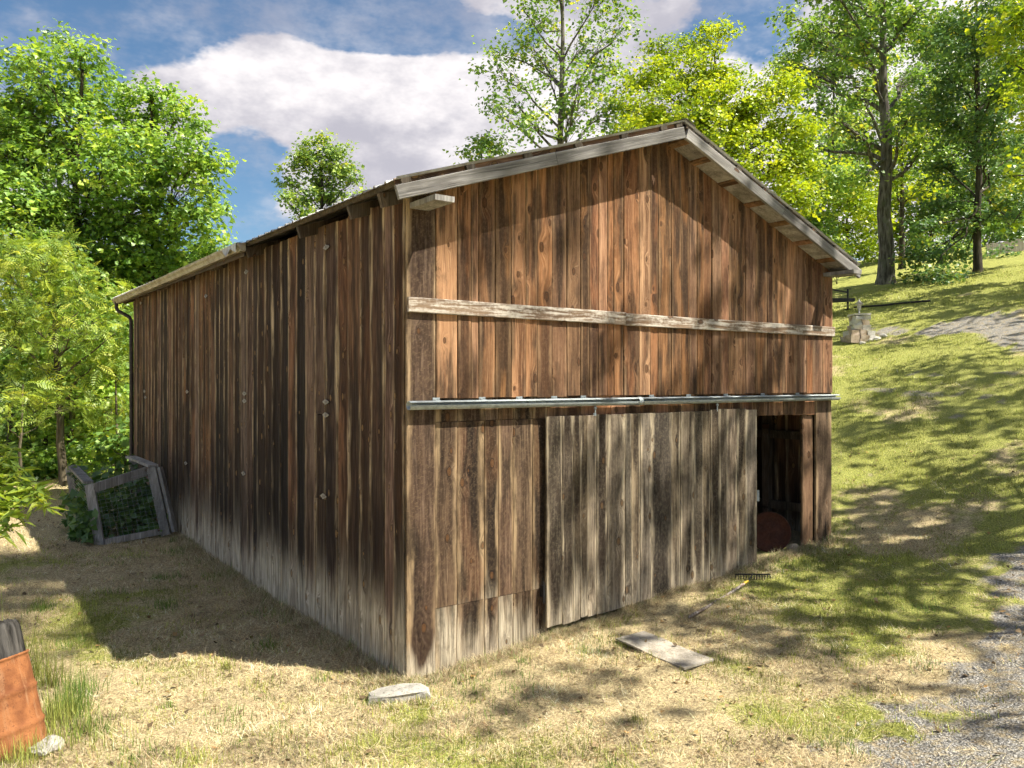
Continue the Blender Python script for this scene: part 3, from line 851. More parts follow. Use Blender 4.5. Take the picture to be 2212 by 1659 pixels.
# barge boards in pieces
def barge(x0, x1, seed, h=.128):
    z = lambda x: roofz(x) - .066 - h
    return hboard("barge_board", roof, M_GREY, (x0, -OV, z(x0)), (x1, -OV, z(x1)), h, .035, seed)
for (x0, x1, sd_) in ((-.27, APX - .01, 21), (APX + .01, 6.95, 22)):
    hb = .105
    hboard("added_gap_board", roof, M_SIDE, (x0, -OV + .028, roofz(x0) - .002 - hb), (x1, -OV + .028, roofz(x1) - .002 - hb), hb, .018, sd_)  # added strip behind the barge boards, stops sun leaking through the gap
xs_ = tx(1178) - .12
barge(-.27, xs_, 11); barge(xs_ + .004, APX + .01, 12); barge(APX + .012, 5.2, 13); barge(5.204, 6.98, 14)
# pale soffit panels between brown lookouts under the far rake
for i_ in range(len(purr) - 1):
    x0, x1 = purr[i_] + .05, purr[i_ + 1] - .05
    zo = -.175
    mb = MB()
    mb.add([(x0, -OV + .002, roofz(x0) + zo), (x1, -OV + .002, roofz(x1) + zo), (x1, -.06, roofz(x1) + zo), (x0, -.06, roofz(x0) + zo),
            (x0, -OV + .002, roofz(x0) + zo + .012), (x1, -OV + .002, roofz(x1) + zo + .012), (x1, -.06, roofz(x1) + zo + .012), (x0, -.06, roofz(x0) + zo + .012)],
           [(0, 3, 2, 1), (4, 5, 6, 7), (0, 1, 5, 4), (1, 2, 6, 5), (2, 3, 7, 6), (3, 0, 4, 7)])
    mb.build("soffit_panel", M_DECK, roof)
for px_ in purr:
    mb = MB(); mb.box((px_, -OV / 2 - .02, roofz(px_) - .165), (.09, OV - .06, .05), Matrix.Rotation(math.atan(.369), 3, 'Y'))
    mb.build("lookout", M_GABLE, roof)
# plate ends poking out under the eaves
for (px_, zz) in ((.10, 4.40), (LX - .10, 4.28)):
    mb = MB(); mb.box((px_, 5.6, zz), (.20, 11.6 + .62, .05)); mb.build("wall_plate", M_GREY, roof)
# eave board and gutter on the near eave
ze = roofz(-.27)
hboard("eave_board", roof, M_FRAME, (-.255, 3.78, ze - .17), (-.255, LY + .3, ze - .17), .12, .02, 31)
prof = [(-.265, 0), (-.265, -.10), (-.33, -.105), (-.345, -.06), (-.37, -.03), (-.375, -.005), (-.365, -.003)]
mb = MB(); V = []
gy0, gy1 = 3.72, LY + .38
segs = 8
for i in range(segs + 1):
    yy = gy0 + (gy1 - gy0) * i / segs
    for (a, b) in prof: V.append((a - .002, yy, ze - .01 + b - .05 * (i / segs) + random.uniform(-.003, .003)))
m = len(prof)
Fc = [(i * m + j, i * m + j + 1, (i + 1) * m + j + 1, (i + 1) * m + j) for i in range(segs) for j in range(m - 1)]
q = len(V)
mb.add(V + [(x + .003, y, z + .003) for x, y, z in V], Fc + [tuple(q + z for z in reversed(f)) for f in Fc])
mb.add([V[j] for j in range(m)], [tuple(range(m))])
mb.add([V[-m + j] for j in range(m)], [tuple(reversed(range(m)))])
gut = mb.build("gutter", M_GUT, barn)
mb = MB()   # torn bright flashing at the gutter's open end
mb.add([(-.30, 3.70, ze + .01), (-.385, 3.74, ze - .02), (-.375, 3.78, ze - .13), (-.38, 4.0, ze - .06), (-.385, 4.15, ze - .15), (-.38, 4.35, ze - .04), (-.385, 4.75, ze - .02), (-.30, 4.78, ze + .005)],
       [(0, 1, 6, 7), (1, 2, 3), (1, 3, 5, 6), (3, 4, 5)])
mb.build("torn_flashing", M_TIN, gut)
mb = MB()
gx0 = -.32; yb = LY + .18
mb.tube([(gx0, yb, ze - .12), (gx0, yb, ze - .26), (gx0 + .03, yb - .03, ze - .32), (-.10, yb - .14, ze - .44), (-.075, yb - .17, ze - .52), (-.075, LY - .02, 2.5), (-.075, LY - .02, .5)], .038, 8)
mb.build("downspout", M_SPOUT, gut)

# ================================================================== small things
# rusty disc leaning inside the doorway
c = P(1663, 1134, 11.0)
mb = MB(); mb.lathe([(.001, .0), (.26, .0), (.275, .004), (.275, .022), (.262, .022), (.258, .010), (.10, .012), (.001, .012)], (0, 0, 0), 36)
disc = mb.build("drum_lid", M_RUSTD, None)
vd = (CAM - c); vd.z = 0; vd.normalize()
disc.location = (c.x, c.y, tz(c.x, c.y) + .265)
disc.rotation_euler = (vd + Vector((0, 0, .35))).normalized().to_track_quat('Z', 'Y').to_euler()
tag(disc, "round rusty drum lid leaning inside the open doorway", "lid")
p = P(1712, 1158, 11.1)
o = link("stone", rock_mesh("stone", (.10, .08, .06), 3), None, M_STONEB, (p.x, p.y, tz(p.x, p.y) + .04))
tag(o, "small dark stone on the doorway floor beside the rusty lid", "stone")

# flat stone at the corner
p, d = G(862, 1508)
r = random.Random(4); ol = [(-.27, -.03), (-.24, -.10), (-.05, -.13), (.14, -.10), (.27, -.08), (.26, .02), (.20, .11), (.02, .13), (-.18, .09)]
lay = [(1.0, -.06), (1.03, .0), (1.0, .045), (.93, .06), (.5, .066), (.02, .064)]
V = [(x * s_ + r.uniform(-.012, .012), y * s_ + r.uniform(-.012, .012), z_ + r.uniform(-.005, .005)) for s_, z_ in lay for x, y in ol]
n = len(ol); mb = MB(); mb.add(V, [(i * n + j, i * n + (j + 1) % n, (i + 1) * n + (j + 1) % n, (i + 1) * n + j) for i in range(len(lay) - 1) for j in range(n)])
o = mb.build("flat_stone", M_SLAB, None, (p.x, p.y, p.z + .012), (R(4), R(-5), R(-36)))
tag(o, "flat pale stone slab lying in front of the barn corner", "stone")
p, d = G(98, 1622)
o = link("white_rock", rock_mesh("white_rock", (.13, .10, .09), 21, sub=3, rough=.35), None, M_SLAB, (p.x, p.y, p.z + .015), (0, 0, .5))
tag(o, "lumpy white rock at the foot of the rusty barrel", "rock")

# bleached plank on the grass
q = [G(*v)[0] for v in ((1335, 1388), (1384, 1368), (1534, 1426), (1488, 1458))]
cen = sum(q, Vector()) / 4
ax = ((q[3] + q[2]) - (q[0] + q[1])) / 2; wd = ((q[1] + q[2]) - (q[0] + q[3])) / 2
L = ax.length; ax.normalize()
mb = MB(); n = 6
yw = wd.length / 2
V = []
for i in range(n + 1):
    xx = -L / 2 + L * i / n
    zz = .006 * math.sin(i * 1.3)
    e = .02 if i in (0, n) else 0
    V += [(xx + random.uniform(-e, e), -yw, zz), (xx + random.uniform(-e, e), yw, zz), (xx, yw, zz + .018), (xx, -yw, zz + .018)]
Fc = [(i * 4 + j, (i + 1) * 4 + j, (i + 1) * 4 + (j + 1) % 4, i * 4 + (j + 1) % 4) for i in range(n) for j in range(4)]
mb.add(V, [tuple(reversed(f)) for f in Fc] + [(0, 1, 2, 3), (n * 4 + 3, n * 4 + 2, n * 4 + 1, n * 4)])
nrm = ax.cross(wd.normalized() if True else 0)
o = mb.build("plank", M_PLANKW)
up = Vector((-.03, .0, 1)); xa = ax; ya = up.cross(xa).normalized(); za = xa.cross(ya).normalized()
Mx = Matrix((xa, ya, za)).transposed().to_4x4(); Mx.translation = cen + Vector((0, 0, .012)); o.matrix_local = Mx
tag(o, "short bleached white plank lying flat on the grass", "plank")

# garden rake lying by the door
rk = empty("garden_rake", (0, 0, 0))
a, _ = G(1487, 1340); b, _ = G(1616, 1268); hc, _ = G(1626, 1252)
tag(rk, "garden rake with wooden handle lying on the grass by the door", "rake")
rk.location = a
a0 = Vector((0, 0, .03)); b0 = b - a + Vector((0, 0, .07)); h0 = hc - a + Vector((0, 0, .065))
mb = MB(); mb.tube([a0 + (b0 - a0) * t + Vector((0, 0, -.015 * math.sin(t * 3.1))) for t in (0, .03, .3, .6, .93)], [.012, .018, .017, .016, .016], 8); mb.build("handle", M_BATTEN, rk)
mb = MB(); mb.tube([a0 + (b0 - a0) * .92, b0], [.018, .013], 8); mb.build("ferrule", M_YEL, rk)
mb = MB(); mb.tube([b0, h0], .009, 6)
e1 = P(1594, 1250, (hc - CAM).dot(FW)) - hc; e1.z = 0
hd = Vector((e1.x, e1.y, 0)).normalized(); hw = .21
mb.beam(h0 - hd * hw, h0 + hd * hw, .014, .014)
tn = Vector((0, 0, 1)).cross(hd)
for i in range(14):
    pp = h0 - hd * hw + hd * (2 * hw * i / 13)
    mb.tube([pp, pp + tn * .01 + Vector((0, 0, -.03)), pp + tn * -.004 + Vector((0, 0, -.07))], [.005, .005, .004], 5)
mb.build("rake_head", M_BLACK, rk)

# rusty burn barrel with charred log
bc, bd = G(14, 1612)
bz = bc.z - .10
brl = empty("rusty_barrel", (bc.x, bc.y, bz))
tag(brl, "rusty orange steel barrel tilted in the grass at the left edge", "barrel")
lean = -RT * math.sin(R(17)) + Vector((0, 0, math.cos(R(17)))) + FW * .10
rot = lean.normalized().to_track_quat('Z', 'Y').to_euler()
br = .285
prof = [(br - .01, 0)]
for z in np.linspace(0, .70, 36):
    rr = br
    for zc in (.20, .46):
        rr += .014 * math.exp(-((z - zc) / .018) ** 2)
    prof.append((rr, z))
prof += [(br + .008, .705), (br + .008, .72), (br - .008, .72), (br - .008, .70), (br - .01, .3), (br - .01, .05), (.001, .05)]
mb = MB(); mb.lathe(prof, (0, 0, 0), 48); mb.build("drum_shell", M_RUST, brl, None, rot)
lg = empty("charred_log", (0, 0, 0))
mb = MB()
mb.lathe([(.001, 0), (.14, 0), (.15, .2), (.142, .6), (.137, .9), (.125, .93), (.09, .945), (.001, .95)], (0, 0, 0), 44)
lgm = mb.mesh("charred_log")
for v in lgm.vertices:
    an_ = math.atan2(v.co.y, v.co.x); rr_ = 1 + .10 * math.sin(an_ * 5) + .05 * math.sin(an_ * 11 + 1)
    v.co.x *= rr_; v.co.y *= rr_; v.co.z += random.uniform(-.02, .02) * (v.co.z > .8)
bpy.data.objects.remove(lg)
lp = Vector((bc.x, bc.y, bz)) + lean.normalized() * .06 + RT * .10 + FW * .02
lg = link("charred_log", lgm, None, M_CHAR, lp, (lean.normalized() + RT * .05).normalized().to_track_quat('Z', 'Y').to_euler())
tag(lg, "charred log with pale ash streaks standing in the rusty barrel", "log")

# slatted garden bin with wire sides
FLb, FRb = P(207, 1174, 13.0), P(368, 1150, 13.6)
FLt, FRt = P(184, 1046, 13.15), P(336, 1010, 13.75)
BLt, BRt = P(150, 1010, 14.5), P(286, 990, 15.0)
BLb, BRb = BLt + (FLb - FLt), BRt + (FRb - FRt)
bin_ = empty("garden_bin", FLb)
tag(bin_, "tilted grey wooden garden bin with wire sides beside the barn wall", "bin")
O = FLb
def post(a, b, w=.16, t=.045, nm="post", upv=(0, 0, 1)):
    mb = MB(); mb.beam(a - O, b - O, w, t, upv); return mb.build(nm, M_GREY, bin_)
vw = -FW
post(FLb + RT * .07 + Vector((0, 0, -.05)), FLt + RT * .07, .15, .045, "post", vw)
post(FRb - RT * .07 + Vector((0, 0, -.05)), FRt - RT * .07, .15, .045, "post", vw)
post(BLb + Vector((0, 0, -.05)), BLt, .13, .045, "post", vw); post(BRb + Vector((0, 0, -.05)), BRt, .13, .045, "post", vw)
post(FRb + RT * .05 + FW * .06, FRt + RT * .05 + FW * .06, .05, .12, "post", vw)
fo = -FW * .05
post(FLt + Vector((0, 0, -.06)) + RT * .15, FRt + Vector((0, 0, -.06)) - RT * .15, .045, .15, "rail")
post(FLb + Vector((0, 0, .02)) + RT * .15, FRb + Vector((0, 0, .02)) - RT * .15, .045, .10, "rail")
post(FLt + RT * .05 + Vector((0, 0, .03)), BLt + Vector((0, 0, .03)) + RT * .05, .15, .04, "rail")
post(FRt - RT * .04 + Vector((0, 0, .03)), BRt + Vector((0, 0, .03)) - RT * .04, .17, .04, "rail")
mb = MB()
for i in range(1, 14):
    t = i / 14
    mb.tube([FLb.lerp(FRb, t) - O + FW * .03, FLt.lerp(FRt, t) - O + FW * .03], .0016, 3, False)
for i in range(1, 16):
    t = i / 16
    mb.tube([FLb.lerp(FLt, t) - O + FW * .03, FRb.lerp(FRt, t) - O + FW * .03], .0016, 3, False)
    mb.tube([FLb.lerp(FLt, t) - O, BLb.lerp(BLt, t) - O], .0016, 3, False)
mb.build("wire_mesh", M_GALV, bin_)
BINC = (FLb + FRb + BLb + BRb) / 4
#@@PLANTS
# ================================================================== far things on the hill
p, d = G(1856, 737)
pl = empty("stone_pillar", p)
tag(pl, "squat stone pillar with small lantern beside the driveway", "pillar")
u = d / FPX
r = random.Random(3)
Mp = Matrix.Rotation(R(-36), 3, 'Z')
for zz, wpx, n, hh in ((-.05, 58, 3, .20), (.14, 48, 3, .19), (.31, 37, 2, .17), (.47, 34, 2, .16), (.62, 34, 2, .15)):
    W = wpx * u
    for i in range(n):
        for dp in (-1, 1):
            sx = W / n
            mb = MB()
            mb.box(Mp @ Vector((-W / 2 + sx * (i + .5), W * .25 * dp, 0)) + Vector((0, 0, zz + hh / 2)), (sx * .96, W * .48, hh * .93), Mp, .035)
            mb.build("stone", M_STONEB if r.random() < .6 else M_STONE, pl)
for q in range(9):
    pp = RT * r.uniform(-.5, .75) + FW * r.uniform(-.55, -.1); wz = tz(*(p + pp).xy) - p.z
    link("stone", rock_mesh("stone", (r.uniform(.06, .14), r.uniform(.06, .12), r.uniform(.04, .08)), 500 + q, rough=.3), pl, M_STONE, pp + Vector((0, 0, wz + .03)))
mb = MB(); mb.box((0, 0, .79), (36 * u, 36 * u, .06), Matrix.Rotation(R(-36), 3, 'Z'), .01); cap = mb.build("cap_stone", M_STONE, pl)
mb = MB(); mb.tube([(0, 0, .82), (0, 0, .95)], .025, 6); mb.lathe([(.05, .95), (.07, 1.10), (.13, 1.11), (.02, 1.22), (.008, 1.27)], (0, 0, 0), 8); mb.build("lantern", M_TIN, pl)

# trailer parked behind the barn, its tongue showing
a, d = G(1842, 668)
tr = empty("utility_trailer", a)
tag(tr, "black steel utility trailer with its tongue poking past the barn", "trailer")
back = -RT
def W3(r_, f_, z_): return RT * r_ + FW * f_ + Vector((0, 0, z_))
mb = MB()
zt_ = (668 - 655) * d / FPX
mb.beam(W3(.05, 0, .34), W3(-1.3, .45, .30), .09, .12); mb.beam(W3(.05, 0, .34), W3(-1.3, -.45, .30), .09, .12)
mb.box(W3(-2.9, 0, .32), (3.2, 1.5, .10), Matrix((RT, FW, Vector((0, 0, 1)))).transposed()); mb.build("chassis", M_BLACK, tr)
mb = MB()
for f_ in (-.75, .75):
    mb.beam(W3(-1.3, f_, .72), W3(-4.5, f_, .72), .05, .05)
    for q in (-1.35, -2.4, -3.4, -4.45): mb.beam(W3(q, f_, .34), W3(q, f_, .72), .05, .05, (1, 0, 0))
mb.beam(W3(-.2, 0, .62), W3(-1.35, -.5, .72), .04, .05); mb.beam(W3(-1.3, -.75, .72), W3(-1.3, .75, .72), .05, .05); mb.build("side_rail", M_BLACK, tr)
mb = MB(); mb.tube([W3(-.18, 0, -.02), W3(-.18, 0, .75)], .035, 8); mb.beam(W3(-.3, 0, .74), W3(-.06, 0, .74), .03, .03); mb.box(W3(-.18, 0, .0), (.18, .18, .02)); mb.build("jack", M_BLACK, tr)
for f_ in (-.85, .85):
    mb = MB(); mb.lathe([(.12, -.09), (.28, -.10), (.33, -.06), (.33, .06), (.28, .10), (.12, .09)], W3(-3.0, f_, .33), 24, Matrix((RT, Vector((0, 0, 1)), FW)).transposed()); mb.build("wheel", M_TYRE, tr)
# black pipe on the slope
pts = [G(x, y)[0] + Vector((0, 0, .07)) for x, y in ((1846, 668), (1875, 666), (1905, 664), (1940, 660), (1975, 657), (2010, 654))]
mb = MB(); mb.tube(pts, .04, 6)
tag(mb.build("black_pipe", M_BLACK), "long thin black pipe lying across the slope below the trees", "pipe")
# picket fence far up the hill
fa, fd = G(2132, 553); 
fence = empty("picket_fence", fa)
tag(fence, "short pale picket fence at the top of the hill", "fence")
dirv = RT
span = 95 * fd / FPX; npk = 24
hgt = 26 * fd / FPX
for zz in (.25, .78):
    mb = MB(); q0 = Vector((0, 0, zz * hgt)); zb2 = tz(*(fa + dirv * span).xy) - fa.z
    mb.beam(q0, dirv * span + Vector((0, 0, zz * hgt + zb2)), .04, .09); mb.build("rail", M_GUT, fence)
for i in range(npk):
    t = span * i / (npk - 1); pp = fa + dirv * t; zg = tz(pp.x, pp.y) - fa.z
    mb = MB(); mb.box(dirv * t - FW * .04 + Vector((0, 0, zg + hgt / 2)), (.14, .03, hgt + random.uniform(-.04, .04)), Matrix((RT, FW, Vector((0, 0, 1)))).transposed()); mb.build("picket", M_PLANKW, fence)

# ================================================================== trees and plants
def leaf_arrays(C, Nrm, size, shape, g):
    """C (n,3) positions, Nrm (n,3) normals, size (n,)"""
    n = len(C)
    t = g.normal(size=(n, 3)); Nrm = Nrm / np.linalg.norm(Nrm, axis=1, keepdims=True)
    t -= Nrm * (t * Nrm).sum(1, keepdims=True); t /= np.linalg.norm(t, axis=1, keepdims=True) + 1e-9
    b = np.cross(Nrm, t)
    if shape == 'broad':
        T = np.array([(0, 0, 0), (-.50, .35, .10), (0, 1, -.06), (.50, .35, .10)]); Fc = np.array([(0, 3, 2), (0, 2, 1)])
    elif shape == 'lobed':
        T = np.array([(0, 0, 0), (-.55, .25, .08), (-.28, .55, .06), (0, 1, -.08), (.28, .55, .06), (.55, .25, .08)]); Fc = np.array([(0, 2, 1), (0, 3, 2), (0, 4, 3), (0, 5, 4)])
    elif shape == 'long':
        T = np.array([(0, 0, 0), (-.12, .4, .05), (0, 1, -.12), (.12, .4, .05)]); Fc = np.array([(0, 3, 2), (0, 2, 1)])
    elif shape == 'frond':
        T = []; Fc = []
        for i in range(7):
            y = .18 + i * .115; dr = -.25 * (y ** 2)
            for s in (-1, 1):
                L = .30 * (1 - abs(i - 2.5) / 7); b0 = len(T)
                T += [(0, y, dr), (s * L * .5, y + .10, dr + .01), (s * L, y + .10, dr - .06), (s * L * .5, y + .015, dr + .01)]
                Fc += [(b0, b0 + 3, b0 + 2), (b0, b0 + 2, b0 + 1)]
        b0 = len(T); T += [(0, .95, -.24), (.05, 1.05, -.28), (0, 1.2, -.36), (-.05, 1.05, -.28)]; Fc += [(b0, b0 + 1, b0 + 2), (b0, b0 + 2, b0 + 3)]
        T = np.array(T); Fc = np.array(Fc)
    m = len(T)
    wsc = g.uniform(.8, 1.2, n)
    V = (C[:, None, :] + size[:, None, None] * (T[None, :, 0:1] * wsc[:, None, None] * b[:, None, :] + T[None, :, 1:2] * t[:, None, :] + T[None, :, 2:3] * Nrm[:, None, :]))
    Fa = (np.arange(n) * m)[:, None, None] + Fc[None]
    return V.reshape(-1, 3), Fa.reshape(-1, 3), m

def crown_mesh(name, blobs, lsize, cov, shape, seed, crad=.42, flat=.55, up=.9, shell=.55):
    g = np.random.default_rng(seed)
    Cs, Ns, Sz, Tn = [], [], [], []; cl_all = []
    la = {'broad': .45, 'lobed': .45, 'long': .13, 'frond': .28}[shape] * lsize * lsize
    for (c, r) in blobs:
        c = np.array(c); rr = np.array(r) if hasattr(r, '__len__') else np.array([r, r, r * .85])
        R1 = float(rr.mean())
        nleaf = int(cov * 12.6 * R1 * R1 / la * .55)
        ncl = max(6, int(10 * (R1 / crad) ** 1.9 * .55))
        dirs = g.normal(size=(ncl, 3)); dirs /= np.linalg.norm(dirs, axis=1, keepdims=True)
        rad = shell + (1.06 - shell) * g.random(ncl) ** .7
        inner = g.random(ncl) < .22
        rad = np.where(inner, g.random(ncl) * shell, rad)
        cl = c + dirs * rad[:, None] * rr
        cl_all.append((c, cl))
        csz = g.uniform(.6, 1.35, ncl) * crad
        pk = g.choice(ncl, nleaf, p=csz ** 2 / (csz ** 2).sum())
        off = np.clip(g.normal(size=(nleaf, 3)), -2.0, 2.0) * np.array([.55, .55, .55 * flat])
        pos = cl[pk] + off * csz[pk][:, None]
        outd = (pos - c); outd /= np.linalg.norm(outd, axis=1, keepdims=True) + 1e-6
        nr = np.array([0, 0, 1.0]) * up + outd * .45 + g.normal(size=(nleaf, 3)) * (.8 if shape == 'frond' else .5)
        Cs.append(pos); Ns.append(nr); Sz.append(lsize * np.clip(g.normal(.92, .26, nleaf), .4, 1.5))
        ctint = g.normal(.45, .20, ncl)
        Tn.append(np.clip(ctint[pk] + g.normal(0, .17, nleaf) + (g.random(nleaf) < .02) * .4, 0, 1))
    V, Fa, m = leaf_arrays(np.concatenate(Cs), np.concatenate(Ns), np.concatenate(Sz), shape, g)
    tint = np.repeat(np.concatenate(Tn), m)
    return mesh_np(name, V, Fa, False, {'tint': ('FLOAT', tint)}), cl_all

def wander(a, b, n, amp, r, sag=0):
    a = Vector(a); b = Vector(b); pts = []
    L = (b - a).length
    for i in range(n + 1):
        t = i / n; p = a.lerp(b, t)
        if 0 < i < n: p += Vector((r.gauss(0, 1), r.gauss(0, 1), r.gauss(0, .5))) * amp * L
        p.z += sag * L * math.sin(t * math.pi)
        pts.append(p)
    return pts

def tree(name, label, base, top, r0, blobs, lmat, lsize=.16, cov=1.0, shape='broad', bmat=None, seed=1, crad=.42, group=None, cat="tree", first=.35, twigs=True, flat=.55, stems=None, up=.9, nlimb=1, shell=.55):
    """base: foot of the trunk, top: end of the trunk, blobs: [(centre, radius)] in metres"""
    r = random.Random(seed)
    base = Vector(base); top = Vector(top)
    root = empty(name, base)
    tag(root, label, cat, group)
    bl = [((Vector(c) - base), rr) for c, rr in blobs]
    me, cl = crown_mesh("crown", [(tuple(c), rr) for c, rr in bl], lsize, cov, shape, seed, crad, flat, up, shell)
    mb = MB()
    H = (top - base)
    path = wander(Vector((0, 0, -.25)), H, 9, .003, r)
    rad = [r0 * (1.45 if i == 0 else 1.0) * (1 - .82 * (i / 9) ** 1.1) for i in range(10)]
    path.insert(1, path[0].lerp(path[1], .35)); rad.insert(1, r0 * 1.1)
    mb.tube(path, rad, 10)
    def on_trunk(q):
        f = q * 9; i = min(int(f), 8); pp = path[1:] if len(path) > 10 else path
        return pp[i].lerp(pp[i + 1], f - i), rad[1:][i] * (1 - (f - i)) + rad[1:][i + 1] * (f - i)
    for (c, clusters) in cl:
        c = Vector(c); R1 = 1
        q = max(first + r.uniform(0, .14), min(.97, (c.z / max(H.z, .1)) - .10 - .25 * ((c.xy - H.xy * .7).length / max(H.z, .1))))
        s, sr = on_trunk(q)
        lr = max(.012, min(sr * .5, r0 * .30))
        lp = wander(s, c, 5, .035, r, .03)
        mb.tube(lp, [lr * (1 - .72 * i / 5) for i in range(6)], 6, False)
        if twigs:
            for cc in clusters[::1 if len(clusters) < 60 else 2]:
                cc = Vector(cc); j = r.choice((2, 3, 4, 5))
                st = lp[j]
                tp = wander(st, cc, 3, .06, r, .05)
                a = max(.006, lr * .22)
                mb.tube(tp, [a, a * .8, a * .6, a * .35], 3, False)
    mb.build("trunk", bmat or M_BARK, root)
    link("crown", me, root, lmat)
    return root

def pb(lst, d, seed, spread=.35):
    """measured crown lumps (x, y, r) around depth d -> metres, spread in depth like the crown is wide"""
    r = random.Random(seed)
    xs = [l[0] for l in lst]; Wd = (max(xs) - min(xs) + 100) * d / FPX
    out = []
    for l in lst:
        x, y, rp = l[:3]
        dd = d + (l[3] if len(l) > 3 else r.uniform(-1, 1) * Wd * spread)
        out.append((P(x, y, dd), rp * d / FPX))
    return out
def foot(x, d):
    p = cam2w((x - CX) / FPX * d, d)
    return Vector((p.x, p.y, tz(p.x, p.y)))

# --- woods left of the barn
LG = "trees at the edge of the woods left of the barn"
tree("poplar_tree", "tall broadleaf tree with pointed top above the left woods", foot(140, 25), P(178, 150, 25), .22,
     pb([(178, 120, 62), (110, 190, 85), (215, 215, 80), (40, 220, 85), (150, 320, 130), (30, 360, 120), (240, 340, 95), (90, 460, 140), (200, 480, 130), (-60, 300, 130), (40, 560, 130), (170, 600, 120), (0, 460, 120), (70, 280, 110), (250, 560, 100), (60, 130, 45), (130, 90, 36)], 25, 11), M_LPOP, .15, 1.2, 'lobed', M_BARKD, 11, .40, LG)
tree("poplar_tree", "rounded broadleaf tree touching the barn's far eave, right of the pointed tree", foot(345, 26), P(325, 190, 26), .20,
     pb([(325, 205, 62), (385, 255, 68), (285, 290, 85), (360, 350, 95), (425, 350, 62), (310, 440, 110), (410, 450, 85), (455, 440, 42), (380, 560, 110), (470, 545, 48), (290, 590, 110), (440, 620, 70), (240, 700, 100), (330, 720, 110), (270, 480, 100), (210, 620, 100)], 26, 12), M_LPOP, .15, 1.2, 'lobed', M_BARKD, 12, .38, LG)
tree("walnut_tree", "yellow-green walnut tree with feathery leaves in front of the left woods", foot(140, 19.5), P(110, 560, 19.5), .11,
     pb([(80, 545, 55), (140, 575, 60), (30, 540, 50), (230, 640, 45), (250, 720, 45), (100, 570, 75), (25, 600, 85), (170, 625, 70), (60, 690, 95), (150, 720, 90), (215, 690, 55), (-30, 720, 90), (100, 800, 80), (200, 790, 60)], 19.5, 13, .25), M_LWAL, .37, 1.15, 'frond', M_BARKY, 13, .42, LG)
tree("walnut_sapling", "slim feathery sapling growing against the barn's far corner", foot(255, 20), P(250, 800, 20), .06,
     pb([(250, 800, 48), (225, 870, 50), (265, 880, 40), (250, 940, 35)], 20, 14, .3), M_LWAL, .34, 1.1, 'frond', M_BARKY, 14, .38, LG)
tree("walnut_sapling", "low feathery sapling at the left edge below the walnut tree", foot(40, 18), P(50, 830, 18), .05,
     pb([(30, 850, 62), (100, 870, 58), (160, 880, 45), (-20, 900, 60)], 18, 15, .3), M_LWAL, .35, 1.05, 'frond', M_BARKY, 15, .38, LG)
BG_ = "dark thin trees inside the left woods"
for i, (x, d, yt, tone) in enumerate(((95, 23, 640, 0), (150, 22, 700, 1), (190, 24, 600, 0), (60, 24.5, 640, 0), (225, 22.5, 720, 1), (20, 22, 700, 0), (280, 23.5, 690, 1))):
    names = ["shadowed forest tree just left of the bin", "thin brown forest trunk directly behind the garden bin", "dark forest tree second from the barn corner", "shadowed forest tree near the photo's left edge",
             "slim brown forest trunk next to the barn corner", "forest tree cut by the photo's left edge", "forest tree half hidden behind the barn corner"]
    tree("forest_tree", names[i], foot(x, d), P(x + 10, yt, d), .085 + .02 * tone,
         pb([(x, yt + 40, 70), (x + 40, yt + 120, 80), (x - 45, yt + 160, 85), (x + 10, yt + 230, 60)], d, 30 + i, .4), M_LPOP if tone else M_LOAK, .15, 1.3, 'broad', M_BARKY if tone else M_BARKD, 30 + i, .42, BG_, twigs=False)
UG = "undergrowth shrubs at the foot of the left woods"
un = ["dark shrub under the walnut tree at the photo's left edge", "leafy shrub between the thin trunks left of the bin", "shrub directly behind the garden bin", "bushy shrub against the barn's far corner post",
      "tall back shrub filling the woods at far left", "tall back shrub filling the woods behind the thin trunks", "pale shrub glimpsed deepest in the left woods"]
for i, (x, y, rp, d) in enumerate(((20, 1000, 70, 21), (120, 985, 65, 21.5), (210, 965, 55, 20.5), (270, 950, 55, 19.5), (40, 880, 120, 28), (190, 860, 130, 29), (110, 960, 120, 34))):
    b0 = foot(x, d)
    tree("shrub", un[i], b0, P(x, y, d), .03, pb([(x, y, rp), (x + rp * .6, y + rp * .35, rp * .7), (x - rp * .6, y + rp * .3, rp * .7), (x, y + rp * .8, rp * .7)], d, 50 + i, .4),
         (M_LOAK, M_LPOP, M_LPOP, M_LOAK, M_LPOP, M_LPOP, M_LWAL)[i], .15, 1.0, 'broad', M_BARKD, 50 + i, .34, UG, "shrub", .1, False)
# far wood behind, one mass
g = np.random.default_rng(77)
fb = []
for i in range(26):
    x = -500 + i * 44; d = 44 + g.uniform(-4, 6)
    b0 = foot(x, d); h = g.uniform(6.5, 9.0)
    for j in range(3):
        fb.append(((b0.x + g.uniform(-1.5, 1.5), b0.y + g.uniform(-1.5, 1.5), b0.z + 1.0 + h * (j + .3) / 3), g.uniform(1.6, 2.3)))
me, _ = crown_mesh("far_woods", fb, .34, .55, 'broad', 78, .7)
tag(link("far_woods", me, None, M_LOAK), "distant green woods seen between the trunks at left", "woods", None, 'stuff')

# --- small crown above the roof
tree("round_tree", "lone clumpy tree rising behind the barn roof against the sky", foot(690, 42), P(695, 330, 42), .22,
     pb([(690, 325, 42), (650, 345, 36), (730, 345, 38), (625, 385, 26), (745, 380, 28), (690, 395, 42), (650, 420, 30), (715, 430, 40), (612, 428, 16), (765, 385, 16), (775, 415, 14), (665, 460, 34), (700, 500, 60), (740, 470, 30)], 42, 16, .25), M_LBLU, .17, 1.8, 'broad', M_BARKD, 16, .44, None)

